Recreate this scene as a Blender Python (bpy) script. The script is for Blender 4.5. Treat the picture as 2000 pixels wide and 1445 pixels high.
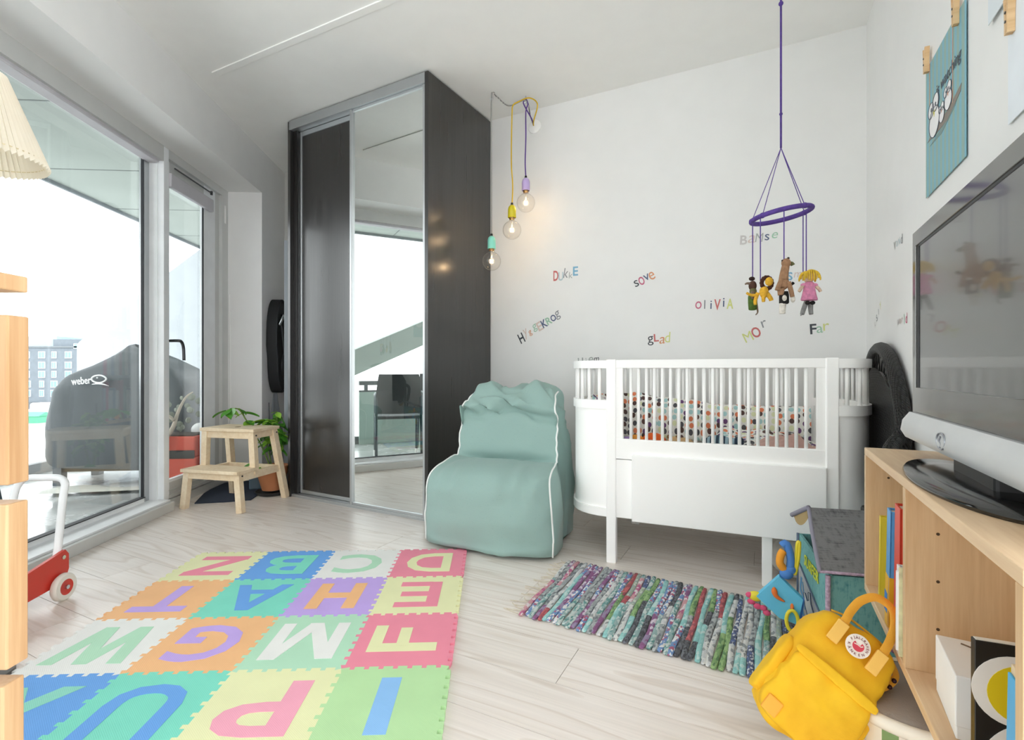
import bpy, bmesh, math, random
from mathutils import Vector, Matrix, noise
from math import sin, cos, pi, radians as RAD
random.seed(7)
SC = bpy.context.scene
COL = SC.collection
for o in list(bpy.data.objects): bpy.data.objects.remove(o)

# ---------------------------------------------------------------- camera, sky, exposure
HC = 0.84                                   # camera height
FPX = 980.0                                 # focal length in pixels of the 2000 px wide frame
cam = bpy.data.cameras.new('camera'); cam.sensor_fit = 'HORIZONTAL'; cam.sensor_width = 36.0
cam.lens = FPX/2000*36.0; cam.clip_start = 0.02; cam.clip_end = 500
co = bpy.data.objects.new('camera', cam); COL.objects.link(co)
co.location = (0, 0, HC); co.rotation_euler = (pi/2, 0, 0); SC.camera = co
W = bpy.data.worlds.new('overcast_sky'); SC.world = W; W.use_nodes = True
bg = W.node_tree.nodes['Background']; bg.inputs[0].default_value = (0.955, 0.98, 1.0, 1); bg.inputs[1].default_value = 1.75
SC.view_settings.view_transform = 'Standard'; SC.view_settings.look = 'None'
SC.view_settings.gamma = 1.0; SC.view_settings.use_curve_mapping = False
SC.view_settings.exposure = 1.36
SC.cycles.max_bounces = 14; SC.cycles.diffuse_bounces = 8; SC.cycles.glossy_bounces = 5
SC.cycles.transmission_bounces = 8; SC.cycles.transparent_max_bounces = 16
SC.cycles.caustics_reflective = False; SC.cycles.caustics_refractive = False

# ---------------------------------------------------------------- room axes
AW = RAD(-26.7)                             # far wall / right wall frame (r along far wall, s away)
AL = RAD(4.0)                               # window wall frame
CA, SA = cos(AW), sin(AW)
def rs(r, s): return (r*CA - s*SA, r*SA + s*CA)          # room frame -> world
def to_rs(x, y): return (x*CA + y*SA, -x*SA + y*CA)
WALL_S = 2.924; WALL_R = 0.439; H = 2.5
def far_pt(px, py, off=0.0):                # point of the far wall in room frame (r, z)
    dx = (px-1000)/FPX; dz = (722.5-py)/FPX
    r0, s0 = to_rs(dx, 1.0); t = (WALL_S-off)/s0
    return r0*t, HC+dz*t
def right_pt(px, py):                       # point of the right wall (s, z)
    dx = (px-1000)/FPX; dz = (722.5-py)/FPX
    r0, s0 = to_rs(dx, 1.0); t = WALL_R/r0
    return s0*t, HC+dz*t

# ---------------------------------------------------------------- materials
MATS = {}
def srgb(h):
    if isinstance(h, str):
        h = h.lstrip('#'); c = [int(h[i:i+2], 16)/255 for i in (0, 2, 4)]
    else: c = h
    return tuple(((v/12.92) if v <= 0.04045 else ((v+0.055)/1.055)**2.4) for v in c) + (1.0,)
class NT:
    def __init__(s, name):
        s.m = bpy.data.materials.new(name); s.m.use_nodes = True; s.t = s.m.node_tree; s.n = s.t.nodes
        s.b = s.n['Principled BSDF']; s.out = s.n['Material Output']
    def new(s, typ, **kw):
        n = s.n.new(typ)
        for k, v in kw.items(): setattr(n, k, v)
        return n
    def link(s, a, b): s.t.links.new(a, b)
    def ramp(s, fac, stops, interp='LINEAR'):
        r = s.new('ShaderNodeValToRGB'); r.color_ramp.interpolation = interp
        el = r.color_ramp.elements
        while len(el) < len(stops): el.new(0.5)
        for e, (p, c) in zip(el, stops): e.position = p; e.color = c
        s.link(fac, r.inputs[0]); return r.outputs[0]
    def coord(s, scale=(1, 1, 1), rot=(0, 0, 0), kind='Object', rand=False):
        tc = s.new('ShaderNodeTexCoord'); mp = s.new('ShaderNodeMapping')
        mp.inputs['Scale'].default_value = scale; mp.inputs['Rotation'].default_value = rot
        s.link(tc.outputs[kind], mp.inputs[0])
        if rand:
            oi = s.new('ShaderNodeObjectInfo'); mu = s.new('ShaderNodeVectorMath', operation='SCALE')
            mu.inputs[0].default_value = (37, 23, 11); s.link(oi.outputs['Random'], mu.inputs['Scale'])
            s.link(mu.outputs[0], mp.inputs['Location'])
        return mp.outputs[0]
    def noise(s, vec, scale, detail=3, rough=.5):
        n = s.new('ShaderNodeTexNoise'); n.inputs['Scale'].default_value = scale
        n.inputs['Detail'].default_value = detail; n.inputs['Roughness'].default_value = rough
        s.link(vec, n.inputs['Vector']); return n.outputs['Fac']
    def bump(s, h, strength=.2, dist=.01):
        b = s.new('ShaderNodeBump'); b.inputs['Strength'].default_value = strength; b.inputs['Distance'].default_value = dist
        s.link(h, b.inputs['Height']); s.link(b.outputs[0], s.b.inputs['Normal'])
def mat(name, col, rough=.5, metal=0.0, spec=None, vary=.04, nscale=8, bump=0.0, bscale=200, coat=0.0, emit=None, sheen=0):
    """plain coloured material with a little procedural variation"""
    if name in MATS: return MATS[name]
    N = NT(name); c = srgb(col)
    v = N.coord(); f = N.noise(v, nscale)
    lo = tuple(max(0, x*(1-vary)) for x in c[:3])+(1,); hi = tuple(min(1, x*(1+vary)) for x in c[:3])+(1,)
    N.link(N.ramp(f, [(.3, lo), (.7, hi)]), N.b.inputs['Base Color'])
    N.b.inputs['Roughness'].default_value = rough; N.b.inputs['Metallic'].default_value = metal
    if spec is not None: N.b.inputs['Specular IOR Level'].default_value = spec
    if coat: N.b.inputs['Coat Weight'].default_value = coat; N.b.inputs['Coat Roughness'].default_value = .05
    if sheen: N.b.inputs['Sheen Weight'].default_value = sheen
    if bump: N.bump(N.noise(v, bscale, 2), bump, .003)
    if emit: N.b.inputs['Emission Color'].default_value = srgb(emit[0]); N.b.inputs['Emission Strength'].default_value = emit[1]
    MATS[name] = N.m; return N.m
def wood(name, c1, c2, rough=.45, stretch=(1.5, 22, 22), fine=(4, 160, 160), bump=.08, rand=True, coat=0.0):
    if name in MATS: return MATS[name]
    N = NT(name)
    a = N.noise(N.coord(stretch, rand=rand), 1.0, 4, .55)
    b = N.noise(N.coord(fine, rand=rand), 1.0, 3, .6)
    mx = N.new('ShaderNodeMath', operation='MULTIPLY_ADD'); N.link(b, mx.inputs[0]); mx.inputs[1].default_value = .45; 
    sc = N.new('ShaderNodeMath', operation='MULTIPLY'); N.link(a, sc.inputs[0]); sc.inputs[1].default_value = .6
    N.link(sc.outputs[0], mx.inputs[2])
    N.link(N.ramp(mx.outputs[0], [(.36, srgb(c1)), (.68, srgb(c2))]), N.b.inputs['Base Color'])
    N.b.inputs['Roughness'].default_value = rough
    if coat: N.b.inputs['Coat Weight'].default_value = coat; N.b.inputs['Coat Roughness'].default_value = .12
    N.bump(b, bump, .002); MATS[name] = N.m; return N.m
def glass_thin(name, tint=(1, 1, 1), refl=1.0):
    """thin pane: mostly transparent, fresnel reflection on top"""
    if name in MATS: return MATS[name]
    N = NT(name); N.n.remove(N.b)
    tr = N.new('ShaderNodeBsdfTransparent'); tr.inputs[0].default_value = tuple(tint)+(1,)
    gl = N.new('ShaderNodeBsdfGlossy'); gl.inputs['Roughness'].default_value = 0.0
    ge = N.new('ShaderNodeNewGeometry'); dp = N.new('ShaderNodeVectorMath', operation='DOT_PRODUCT'); N.link(ge.outputs['Incoming'], dp.inputs[0]); N.link(ge.outputs['Normal'], dp.inputs[1])
    ab = N.new('ShaderNodeMath', operation='ABSOLUTE'); N.link(dp.outputs['Value'], ab.inputs[0])
    om = N.new('ShaderNodeMath', operation='SUBTRACT'); om.inputs[0].default_value = 1.0; N.link(ab.outputs[0], om.inputs[1])
    pw = N.new('ShaderNodeMath', operation='POWER'); N.link(om.outputs[0], pw.inputs[0]); pw.inputs[1].default_value = 5.0
    mu = N.new('ShaderNodeMath', operation='MULTIPLY_ADD'); N.link(pw.outputs[0], mu.inputs[0]); mu.inputs[1].default_value = .96*refl; mu.inputs[2].default_value = .042*refl
    mx = N.new('ShaderNodeMixShader'); N.link(mu.outputs[0], mx.inputs[0]); N.link(tr.outputs[0], mx.inputs[1]); N.link(gl.outputs[0], mx.inputs[2])
    N.link(mx.outputs[0], N.out.inputs[0]); MATS[name] = N.m; return N.m

# ---------------------------------------------------------------- mesh helpers
def catmull(pts, k=6, closed=False):
    P = [Vector(p) for p in pts]; n = len(P); out = []
    rng = range(n) if closed else range(n-1)
    for i in rng:
        if closed: a, b, c, d = P[(i-1) % n], P[i], P[(i+1) % n], P[(i+2) % n]
        else: a, b, c, d = P[max(i-1, 0)], P[i], P[i+1], P[min(i+2, n-1)]
        for j in range(k):
            t = j/k
            out.append(.5*((2*b)+(c-a)*t+(2*a-5*b+4*c-d)*t*t+(3*b-a-3*c+d)*t**3))
    if not closed: out.append(P[-1])
    return out
class B:
    """collects shapes into one mesh"""
    def __init__(s): s.bm = bmesh.new()
    def box(s, x0, x1, y0, y1, z0, z1, bev=0.0, M=None, seg=2):
        m = Matrix.Translation(((x0+x1)/2, (y0+y1)/2, (z0+z1)/2)) @ Matrix.Diagonal((abs(x1-x0), abs(y1-y0), abs(z1-z0), 1))
        if M is not None: m = M @ m
        r = bmesh.ops.create_cube(s.bm, size=1, matrix=m)
        if bev:
            es = list({e for v in r['verts'] for e in v.link_edges})
            bmesh.ops.bevel(s.bm, geom=es, offset=bev, segments=seg, profile=.5, affect='EDGES')
        return s
    def beam(s, p0, p1, w, h, bev=0.0, up=(0, 0, 1)):
        """square bar between two points"""
        p0, p1 = Vector(p0), Vector(p1); z = (p1-p0); L = z.length; z.normalize()
        x = Vector(up).cross(z)
        if x.length < 1e-4: x = Vector((1, 0, 0))
        x.normalize(); y = z.cross(x)
        M = Matrix((x, y, z)).transposed().to_4x4(); M.translation = p0
        return s.box(-w/2, w/2, -h/2, h/2, 0, L, bev, M)
    def cyl(s, p0, p1, r0, r1=None, n=16, cap=True):
        return s.tube([p0, p1], [r0, r0 if r1 is None else r1], n, cap=cap)
    def tube(s, pts, r, n=8, closed=False, cap=True, flat=1.0, up=None):
        P = [Vector(p) for p in pts]; m = len(P); rings = []
        t0 = (P[1]-P[0]).normalized()
        u = Vector(up) if up else (Vector((0, 0, 1)) if abs(t0.z) < .9 else Vector((1, 0, 0)))
        for i in range(m):
            if closed: t = (P[(i+1) % m]-P[i-1])
            else: t = P[min(i+1, m-1)]-P[max(i-1, 0)]
            t.normalize(); u = u - t*u.dot(t)
            if u.length < 1e-6: u = t.orthogonal()
            u.normalize(); w = t.cross(u)
            rr = r[i] if isinstance(r, (list, tuple)) else r
            rings.append([s.bm.verts.new(P[i]+rr*(cos(2*pi*k/n)*w + flat*sin(2*pi*k/n)*u)) for k in range(n)])
        for i in range(m if closed else m-1):
            a, b = rings[i], rings[(i+1) % m]
            for k in range(n): s.bm.faces.new((a[k], a[(k+1) % n], b[(k+1) % n], b[k]))
        if cap and not closed:
            s.bm.faces.new(rings[0][::-1]); s.bm.faces.new(rings[-1])
        return s
    def lathe(s, prof, n=24, M=None, cap=True):
        """prof: list of (radius, z)"""
        rings = []
        for (r, z) in prof:
            ring = []
            for k in range(n):
                v = Vector((r*cos(2*pi*k/n), r*sin(2*pi*k/n), z))
                if M is not None: v = M @ v
                ring.append(s.bm.verts.new(v))
            rings.append(ring)
        for a, b in zip(rings, rings[1:]):
            for k in range(n): s.bm.faces.new((a[k], a[(k+1) % n], b[(k+1) % n], b[k]))
        if cap:
            s.bm.faces.new(rings[0][::-1]); s.bm.faces.new(rings[-1])
        return s
    def prism(s, poly, z0, z1, M=None, zf=None):
        lo, hi = [], []
        for p in poly:
            a, b = Vector((p[0], p[1], z0)), Vector((p[0], p[1], z1))
            if M is not None: a, b = M @ a, M @ b
            lo.append(s.bm.verts.new(a)); hi.append(s.bm.verts.new(b))
        n = len(poly)
        s.bm.faces.new(lo[::-1]); s.bm.faces.new(hi)
        for i in range(n): s.bm.faces.new((lo[i], lo[(i+1) % n], hi[(i+1) % n], hi[i]))
        return s
    def ball(s, c, r, sc=(1, 1, 1), M=None, n=14):
        m = Matrix.Translation(c) @ (M if M is not None else Matrix.Identity(4)) @ Matrix.Diagonal((r*sc[0], r*sc[1], r*sc[2], 1))
        bmesh.ops.create_uvsphere(s.bm, u_segments=n, v_segments=max(6, n*2//3), radius=1, matrix=m); return s
    def grid(s, fn, nu, nv, closeu=False, thick=0):
        V = [[s.bm.verts.new(fn(i/(nu if closeu else nu-1), j/(nv-1))) for j in range(nv)] for i in range(nu)]
        for i in range(nu if closeu else nu-1):
            for j in range(nv-1):
                s.bm.faces.new((V[i][j], V[(i+1) % nu][j], V[(i+1) % nu][j+1], V[i][j+1]))
        return s
    def build(s, name, m, parent=None, smooth=False, angle=None, loc=None, rotz=None):
        bmesh.ops.recalc_face_normals(s.bm, faces=s.bm.faces)
        me = bpy.data.meshes.new(name); s.bm.to_mesh(me); s.bm.free()
        if m is not None:
            for q in (m if isinstance(m, (list, tuple)) else [m]): me.materials.append(q)
        if smooth:
            for p in me.polygons: p.use_smooth = True
            if angle is not None: me.set_sharp_from_angle(angle=RAD(angle))
        return link(name, me, parent, loc, rotz)
def link(name, me, parent=None, loc=None, rotz=None):
    o = bpy.data.objects.new(name, me); COL.objects.link(o)
    if parent is not None: o.parent = parent
    if loc is not None: o.location = loc
    if rotz is not None: o.rotation_euler = (0, 0, rotz)
    return o
def thing(name, label, cat, loc=(0, 0, 0), rotz=0.0, group=None):
    o = bpy.data.objects.new(name, None); COL.objects.link(o); o.empty_display_size = .05
    o.location = loc; o.rotation_euler = (0, 0, rotz); return tag(o, label, cat, group)
def tag(o, label, cat, group=None):
    o['label'] = label; o['category'] = cat
    if group: o['group'] = group
    return o
def struct(o): o['kind'] = 'structure'; return o
_fc = {}
def text_mesh(ch, m, size=1.0, bold=0.0, extrude=0.0, shear=0.0, center=True):
    """one letter or word from the built-in typeface, centred on its box, in the XY plane"""
    c = bpy.data.curves.new('letter', 'FONT'); c.body = ch; c.size = size; c.offset = bold*size; c.extrude = extrude; c.shear = shear; c.resolution_u = 3
    o = bpy.data.objects.new('letter', c); COL.objects.link(o)
    bpy.context.view_layer.update()
    me = bpy.data.meshes.new_from_object(o.evaluated_get(bpy.context.evaluated_depsgraph_get()))
    bpy.data.objects.remove(o); bpy.data.curves.remove(c)
    if center and me.vertices:
        xs = [v.co.x for v in me.vertices]; ys = [v.co.y for v in me.vertices]
        me.transform(Matrix.Translation((-(min(xs)+max(xs))/2, -(min(ys)+max(ys))/2, 0)))
    for p_ in me.polygons: p_.use_smooth = False
    me.materials.clear(); me.materials.append(m); return me
def bounds(me):
    xs = [v.co.x for v in me.vertices]; ys = [v.co.y for v in me.vertices]
    return min(xs), max(xs), min(ys), max(ys)

M_wall = mat('white_wall_paint', (.925, .925, .92), .75, vary=.012, bump=.02, bscale=300)
M_ceil = mat('white_ceiling_paint', (.965, .965, .955), .8, vary=.012)
M_alu = mat('brushed_aluminium', '#bfc2c4', .38, .85, vary=.03)
M_frame = mat('aluminium_window_frame', '#d2d3d1', .42, .2, vary=.03)
M_framelight = mat('pale_frame_lacquer', '#f1f4f6', .4, 0)
M_white = mat('white_lacquer', '#fcfcfb', .35, vary=.01)
M_black = mat('black_plastic', '#141415', .4)
M_rubber = mat('dark_gasket', '#26282c', .6)
# ================================================================ THE ROOM
# floor base and planks (planks run along the far wall)
N = NT('whitewashed_oak'); v = N.coord((1.6, 13, 13), rand=True)
gn = N.noise(N.coord((.55, 5.5, 5.5), rand=True), 1.0, 2.2, .45)
gm = N.new('ShaderNodeMath', operation='MULTIPLY'); N.link(gn, gm.inputs[0]); gm.inputs[1].default_value = 15.0
gf = N.new('ShaderNodeMath', operation='FRACT'); N.link(gm.outputs[0], gf.inputs[0])
fine = N.noise(N.coord((3, 140, 140), rand=True), 1, 3, .6)
cc = N.ramp(gf.outputs[0], [(0.0, srgb((.925, .89, .86))), (.12, srgb((.87, .825, .785))), (.3, srgb((.915, .88, .85))), (1, srgb((.94, .91, .885)))])
cf = N.ramp(fine, [(.3, (.91, .91, .91, 1)), (.65, (1, 1, 1, 1))])
mxx = N.new('ShaderNodeMixRGB', blend_type='MULTIPLY'); mxx.inputs[0].default_value = 1; N.link(cc, mxx.inputs[1]); N.link(cf, mxx.inputs[2])
oi = N.new('ShaderNodeObjectInfo'); cr = N.ramp(oi.outputs['Random'], [(0, (.95, .945, .94, 1)), (1, (1, 1, 1, 1))])
mx2 = N.new('ShaderNodeMixRGB', blend_type='MULTIPLY'); mx2.inputs[0].default_value = 1; N.link(mxx.outputs[0], mx2.inputs[1]); N.link(cr, mx2.inputs[2])
N.link(mx2.outputs[0], N.b.inputs['Base Color']); N.b.inputs['Roughness'].default_value = .33; N.bump(fine, .05, .001)
M_floor = N.m
M_subfloor = mat('subfloor_joint', '#a3978b', .8)
def room_poly():
    pts = [(-1.87+.07*1.3, -1.3), (-1.87-.07*4.35, 4.35), rs(WALL_R, WALL_S), rs(WALL_R, -1.0)]
    # far left corner: window line met with the far wall
    # X = -1.87-.07Y ; -X*SA+Y*CA = WALL_S
    Y = (WALL_S + (-1.87)*SA)/(CA+.07*SA); X = -1.87-.07*Y
    pts[1] = (X, Y)
    return [to_rs(*p) for p in pts]
RP = room_poly()
floor = struct(B().prism(RP, -.06, -.009).build('floor', M_subfloor, rotz=AW))
def clip_poly(poly, a, b):
    """keep the part of poly left of the line a->b (clockwise room => sign handled)"""
    out = []; n = len(poly)
    def side(p): return (b[0]-a[0])*(p[1]-a[1])-(b[1]-a[1])*(p[0]-a[0])
    for i in range(n):
        p, q = poly[i], poly[(i+1) % n]; sp, sq = side(p), side(q)
        if sp <= 1e-9: out.append(p)
        if (sp < 0) != (sq < 0) and abs(sp-sq) > 1e-12:
            t = sp/(sp-sq); out.append((p[0]+(q[0]-p[0])*t, p[1]+(q[1]-p[1])*t))
    return out
PW, PL = .19, 1.36
row = 0; s0 = WALL_S - 27*PW + .04
while s0 < WALL_S:
    r0 = -4.6 + (row*.53) % PL
    while r0 < 1.2:
        g = .0009
        poly = [(r0+g, s0+g), (r0+PL-g, s0+g), (r0+PL-g, s0+PW-g), (r0+g, s0+PW-g)]
        for i in range(4):
            if poly: poly = clip_poly(poly, RP[i], RP[(i+1) % 4])
        if len(poly) >= 3:
            cx = sum(p[0] for p in poly)/len(poly); cy = sum(p[1] for p in poly)/len(poly)
            B().prism([(p[0]-cx, p[1]-cy) for p in poly], 0, .008).build('plank', M_floor, floor, loc=(cx, cy, -.008))
        r0 += PL
    s0 += PW; row += 1
# ceiling, with a joint cover strip
Yc = 4.6
ceil = struct(B().prism([(-2.0, -1.3), (-2.35, 4.6), (2.3, 2.7), (.5, -1.3)], H, H+.12).build('ceiling', M_ceil))
t1 = struct(B().box(-2.75, .5, 1.745, 1.782, H-.006, H+.001, .001).build('trim_1', M_ceil, rotz=AW))
# far wall, right wall
struct(B().box(-3.85, WALL_R+.12, WALL_S, WALL_S+.12, 0, H).build('wall_far', M_wall, rotz=AW))
struct(B().box(WALL_R, WALL_R+.12, .70, WALL_S, 0, H).build('wall_right', M_wall, rotz=AW))
struct(B().box(-2.0, -1.25, -1.32, -1.22, 0, H).box(-2.0, .05, -1.32, -1.22, 0, H).build('wall_back_light_block', M_wall))  # unseen wall added behind the camera to cut light reaching the far wall
struct(B().box(-1.15, WALL_R, WALL_S-.006, WALL_S, 0, .05).build('baseboard_far', M_white, rotz=AW))
# window wall in its own frame (x: into the room, y: along the wall)
FX, OX = -1.621, -1.98                       # inner face, outer face of the wall
wl = struct(B().box(OX, FX, -1.4, 4.45, 2.18, H).box(OX, FX, 3.915, 4.45, 0, 2.18).build('wall_window_side', M_wall, rotz=AL))
# ---- window 1: fixed pane with wide post, window 2: glazed door
GX = -1.962
w1 = struct(B().box(-1.98, -1.806, -1.4, 3.14, 0, .055, .004).box(-1.98, -1.862, 3.14, 3.915, 0, .05).build('window_1', M_frame, rotz=AL))
B().box(-1.975, -1.83, -1.4, 3.14, .055, .066, .002).build('sill_ledge', M_framelight, w1)
B().box(-1.98, -1.868, -1.4, 3.14, 2.09, 2.18).build('head_rail', M_frame, w1)
B().box(-1.98, -1.868, 3.14, 3.19, .055, 2.18, .003).build('post', M_framelight, w1)
B().box(-1.98, -1.90, 3.128, 3.141, .066, 2.09).build('post_lining', M_framelight, w1)
B().box(-1.975, -1.945, 3.085, 3.128, .066, 2.09).build('stile', M_alu, w1)
B().box(-1.975, -1.945, -1.4, 3.10, .066, .092).build('glazing_bead', M_framelight, w1)
B().box(-1.962, -1.948, 3.080, 3.086, .066, 2.09).build('gasket', M_rubber, w1)
B().box(-1.972, -1.938, -1.4, 3.085, .0915, .096).build('gasket', M_rubber, w1)
B().box(-1.98, -1.868, .98, 1.03, .055, 2.18).build('post', M_framelight, w1)
M_glass = glass_thin('window_glass', (.965, .98, .975), 1.8)
B().box(GX-.004, GX, -1.4, 3.08, .09, 2.1).build('pane', M_glass, w1)
B().box(-1.955, -1.885, 1.03, 3.126, 2.072, 2.158, .006).build('blind_cassette', mat('lavender_grey_cassette', '#c9c7cc', .5), w1)
w2 = struct(B().box(-1.98, -1.868, 3.19, 3.915, 2.125, 2.18).box(-1.98, -1.868, 3.83, 3.915, .05, 2.125).box(-1.98, -1.892, 3.765, 3.83, .05, 2.125).build('window_2', M_frame, rotz=AL))
DZ0, DZ1, DY0, DY1 = .055, 2.12, 3.192, 3.763
B().box(-1.912, -1.885, DY0, DY0+.03, DZ0, DZ1, .002).build('stile', M_framelight, w2)
B().box(-1.912, -1.885, DY1-.15, DY1, DZ0, DZ1, .002).build('stile', M_framelight, w2)
B().box(-1.912, -1.885, DY0+.03, DY1-.15, DZ0, .15, .002).box(-1.965, -1.872, DY0, DY1, .055, .075).box(-1.955, -1.876, DY0, DY1, .1, .104).build('bottom_rail', M_frame, w2)
B().box(-1.912, -1.885, DY0+.03, DY1-.15, 2.0, DZ1, .002).build('top_rail', M_frame, w2)
B().box(-1.912, -1.887, DY0+.03, DY1-.155, .15, .166).build('glazing_bead', M_framelight, w2)
B().box(-1.895, -1.886, DY1-.158, DY1-.15, .15, 2.0).build('gasket', M_rubber, w2)
B().box(-1.906, -1.902, DY0+.03, DY1-.155, .15, 2.0).build('pane', M_glass, w2)
B().box(-1.885, -1.855, DY0, DY1-.075, 1.955, 2.04, .005).build('blind_cassette', MATS['lavender_grey_cassette'], w2)
B().tube(catmull([(-1.885, 3.225, 1.02), (-1.835, 3.225, 1.02), (-1.825, 3.24, 1.015), (-1.825, 3.262, .98), (-1.825, 3.268, .9)], 5), .009, 8).build('door_handle', mat('dark_steel', '#55575a', .3, .9), w2, smooth=True)
B().cyl((-1.872, 3.872, 1.93), (-1.872, 3.872, 2.06), .01).build('hinge', M_white, w2, smooth=True)
B().cyl((-1.868, 3.19+.49, 2.075), (-1.868, 3.19+.49, 2.10), .008).box(-1.872, -1.866, 3.25, 3.68, 2.085, 2.092).build('closer_arm', mat('dark_steel', '#55575a', .3, .9), w2)
cord = B().tube(catmull([(-1.83, 3.86, 1.4), (-1.828, 3.87, .8), (-1.83, 3.88, .3), (-1.82, 3.9, .18)], 6), .0025, 6).build('blind_cord', M_white, w2)

# ================================================================ OUTSIDE: balcony, neighbouring screen, street
M_conc = mat('pale_concrete', '#98a09a', .85, vary=.06, nscale=2)
N = NT('wet_concrete'); f = N.noise(N.coord((1, 1, 1)), 1.6, 5, .65)
N.link(N.ramp(f, [(.35, srgb('#a5a9a8')), (.7, srgb('#d0d3d2'))]), N.b.inputs['Base Color'])
N.link(N.ramp(f, [(.4, (.04, .04, .04, 1)), (.65, (.5, .5, .5, 1))]), N.b.inputs['Roughness']); M_wet = N.m
bf = struct(B().box(-3.72, -1.98, -2.5, 7.5, -.22, -.04).build('balcony_floor', M_wet, rotz=AL))
B().box(-3.76, -3.70, -2.5, 7.5, -.04, .05).build('kerb', mat('grey_kerb', '#7c7e7e', .6), bf)
bc = struct(B().box(-3.62, -1.98, -3.0, 7.2, 2.46, 2.68).build('balcony_ceiling', M_conc, rotz=AL))
for yy in (-1.0, .05, 1.1, 2.15, 3.2, 4.28, 5.3, 6.3):
    B().box(-3.62, -1.98, yy, yy+.012, 2.4585, 2.4605).build('joint', mat('dark_joint', '#5d6462', .8), bc)
B().box(-3.64, -3.615, -3, 7.2, 2.43, 2.7).build('edge_profile', mat('grey_edge', '#80868a', .5, .5), bc)
# solid parapet with rail along the near part of the balcony, seen in the mirror
pr = tag(B().box(-3.69, -3.64, -.6, 2.55, -.04, .58, .005).build('balcony_parapet', mat('pale_green_panel', '#a9bcb2', .5), rotz=AL), 'pale green grey balcony parapet with dark rail outside the window', 'parapet')
B().box(-3.70, -3.62, -.6, 2.55, .66, .71, .006).box(-3.685, -3.645, -.6, 2.55, .58, .6).build('rail', mat('dark_grey_rail', '#4c5354', .5), pr)
for yy in (-.4, .55, 1.5, 2.45): B().box(-3.68, -3.65, yy, yy+.04, .58, .67).build('rail_post', MATS['dark_grey_rail'], pr)
bm_ = tag(B().beam((-4.5, 3.3, .45), (-4.5, -1.6, 2.62), .3, .3).build('sloping_beam', M_conc), 'slanted pale concrete beam outside beyond the balcony rail', 'beam')
B().box(-4.56, -4.44, 2.1, 2.16, .98, 1.06).build('lamp_box', mat('dark_grey_rail', '#4c5354', .5), bm_)
# white sloping neighbour screen
Yn = 6.6
def nb(px, py): return ((px-1000)/FPX*Yn, HC+(722.5-py)/FPX*Yn)
sc = [nb(150, 672), nb(190, 636), nb(390, 487), nb(560, 360), nb(560, 900), nb(150, 900)]
Mx = Matrix(((1, 0, 0, 0), (0, 0, 1, Yn), (0, 1, 0, 0), (0, 0, 0, 1)))
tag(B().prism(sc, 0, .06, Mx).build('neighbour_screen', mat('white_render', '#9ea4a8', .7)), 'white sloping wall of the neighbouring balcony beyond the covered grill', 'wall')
# street level far below
struct(B().box(-140, 30, 8, 160, -4.9, -4.6).build('street_ground', mat('pale_asphalt', '#a8a9a8', .9)))
tag(B().box(-60, -36, 33, 37.2, -4.6, -4.55).build('lawn_strip', mat('pale_grass', '#aebf86', .9, vary=.15, nscale=3)), 'strip of pale green lawn along the street far below', 'lawn')
D = 62.0
def fx(px): return (px-1000)/FPX*D
def fz(py): return HC+(722.5-py)/FPX*D
bld = thing('apartment_building', 'pale grey brick apartment block with rows of windows across the street', 'building', (0, D, 0))
M_brick = mat('pale_brick', '#7f878f', .9, vary=.08, nscale=1.5); M_pane = mat('blue_grey_pane', '#86a2ad', .15)
B().box(fx(-40), fx(182), 0, 9, -4.6, fz(677)).build('wall', M_brick, bld)
B().box(fx(95), fx(182), .6, 8, fz(677), fz(662)).build('upper_storey', M_brick, bld)
B().box(fx(-40), fx(94), 1.2, 8, fz(678), fz(655)).box(fx(151), fx(181), 1.0, 8, fz(663), fz(644)).build('roof_glasshouse', mat('glasshouse_blue', '#a9bccb', .3), bld)
B().box(fx(-40), fx(182), -.12, 0, fz(679), fz(676)).build('cornice', mat('grey_edge', '#80868a'), bld)
B().box(fx(60), fx(125), -.25, 0, -4.6+.9, fz(785)).build('shop_front', mat('dark_shop', '#6a6f74', .5), bld)
for row_y in (693, 713, 731, 750, 768):
    for k, cx in enumerate((22, 54, 82, 106, 134, 160)):
        w = 6.5 if (k+row_y) % 2 else 4.5
        o = B().box(fx(cx-w), fx(cx+w), -.08, .05, fz(row_y+6.5), fz(row_y-6.5)).build('window', M_framelight, bld)
        B().box(fx(cx-w+.8), fx(cx-.4), -.1, -.075, fz(row_y+5.7), fz(row_y-5.7)).build('pane', M_pane, o)
        B().box(fx(cx+.4), fx(cx+w-.8), -.1, -.075, fz(row_y+5.7), fz(row_y-5.7)).build('pane', M_pane, o)
o = B().box(fx(145), fx(155), -.1, .05, fz(681), fz(671)).build('window', M_framelight, bld); B().box(fx(146), fx(154), -.12, -.09, fz(680), fz(672)).build('pane', M_pane, o)
van = thing('delivery_van', 'small white van parked in front of the far building', 'van', (fx(92)*.88, D*.88, -4.6))
B().box(-1.2, 1.3, -.8, .8, .35, 1.9, .2).build('body', M_white, van); B().box(-1.9, -1.1, -.75, .75, .35, 1.2, .2).build('bonnet', M_white, van)
for wx in (-1.2, .8): B().cyl((wx, -.86, .35), (wx, -.6, .35), .35).build('wheel', M_black, van)
hut = tag(B().box(-1.5, 1.5, -.8, .8, 0, .7).prism([(-.9, .7), (.9, .7), (0, 1.1)], -1.6, 1.6, Matrix(((0, 0, 1, 0), (1, 0, 0, 0), (0, 1, 0, 0), (0, 0, 0, 1)))).build('green_tent', mat('green_canvas', '#5fb08e', .6), loc=(fx(60)*.84, D*.84, -4.6)), 'green canvas tent on the pavement by the white van', 'tent')
qu = tag(B().box(-34, -17, 0, .4, 0, 1.3).build('quay_railing', M_conc, loc=(0, 20, -4.6)), 'low pale railing with dark panels along the quay below', 'railing')
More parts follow.
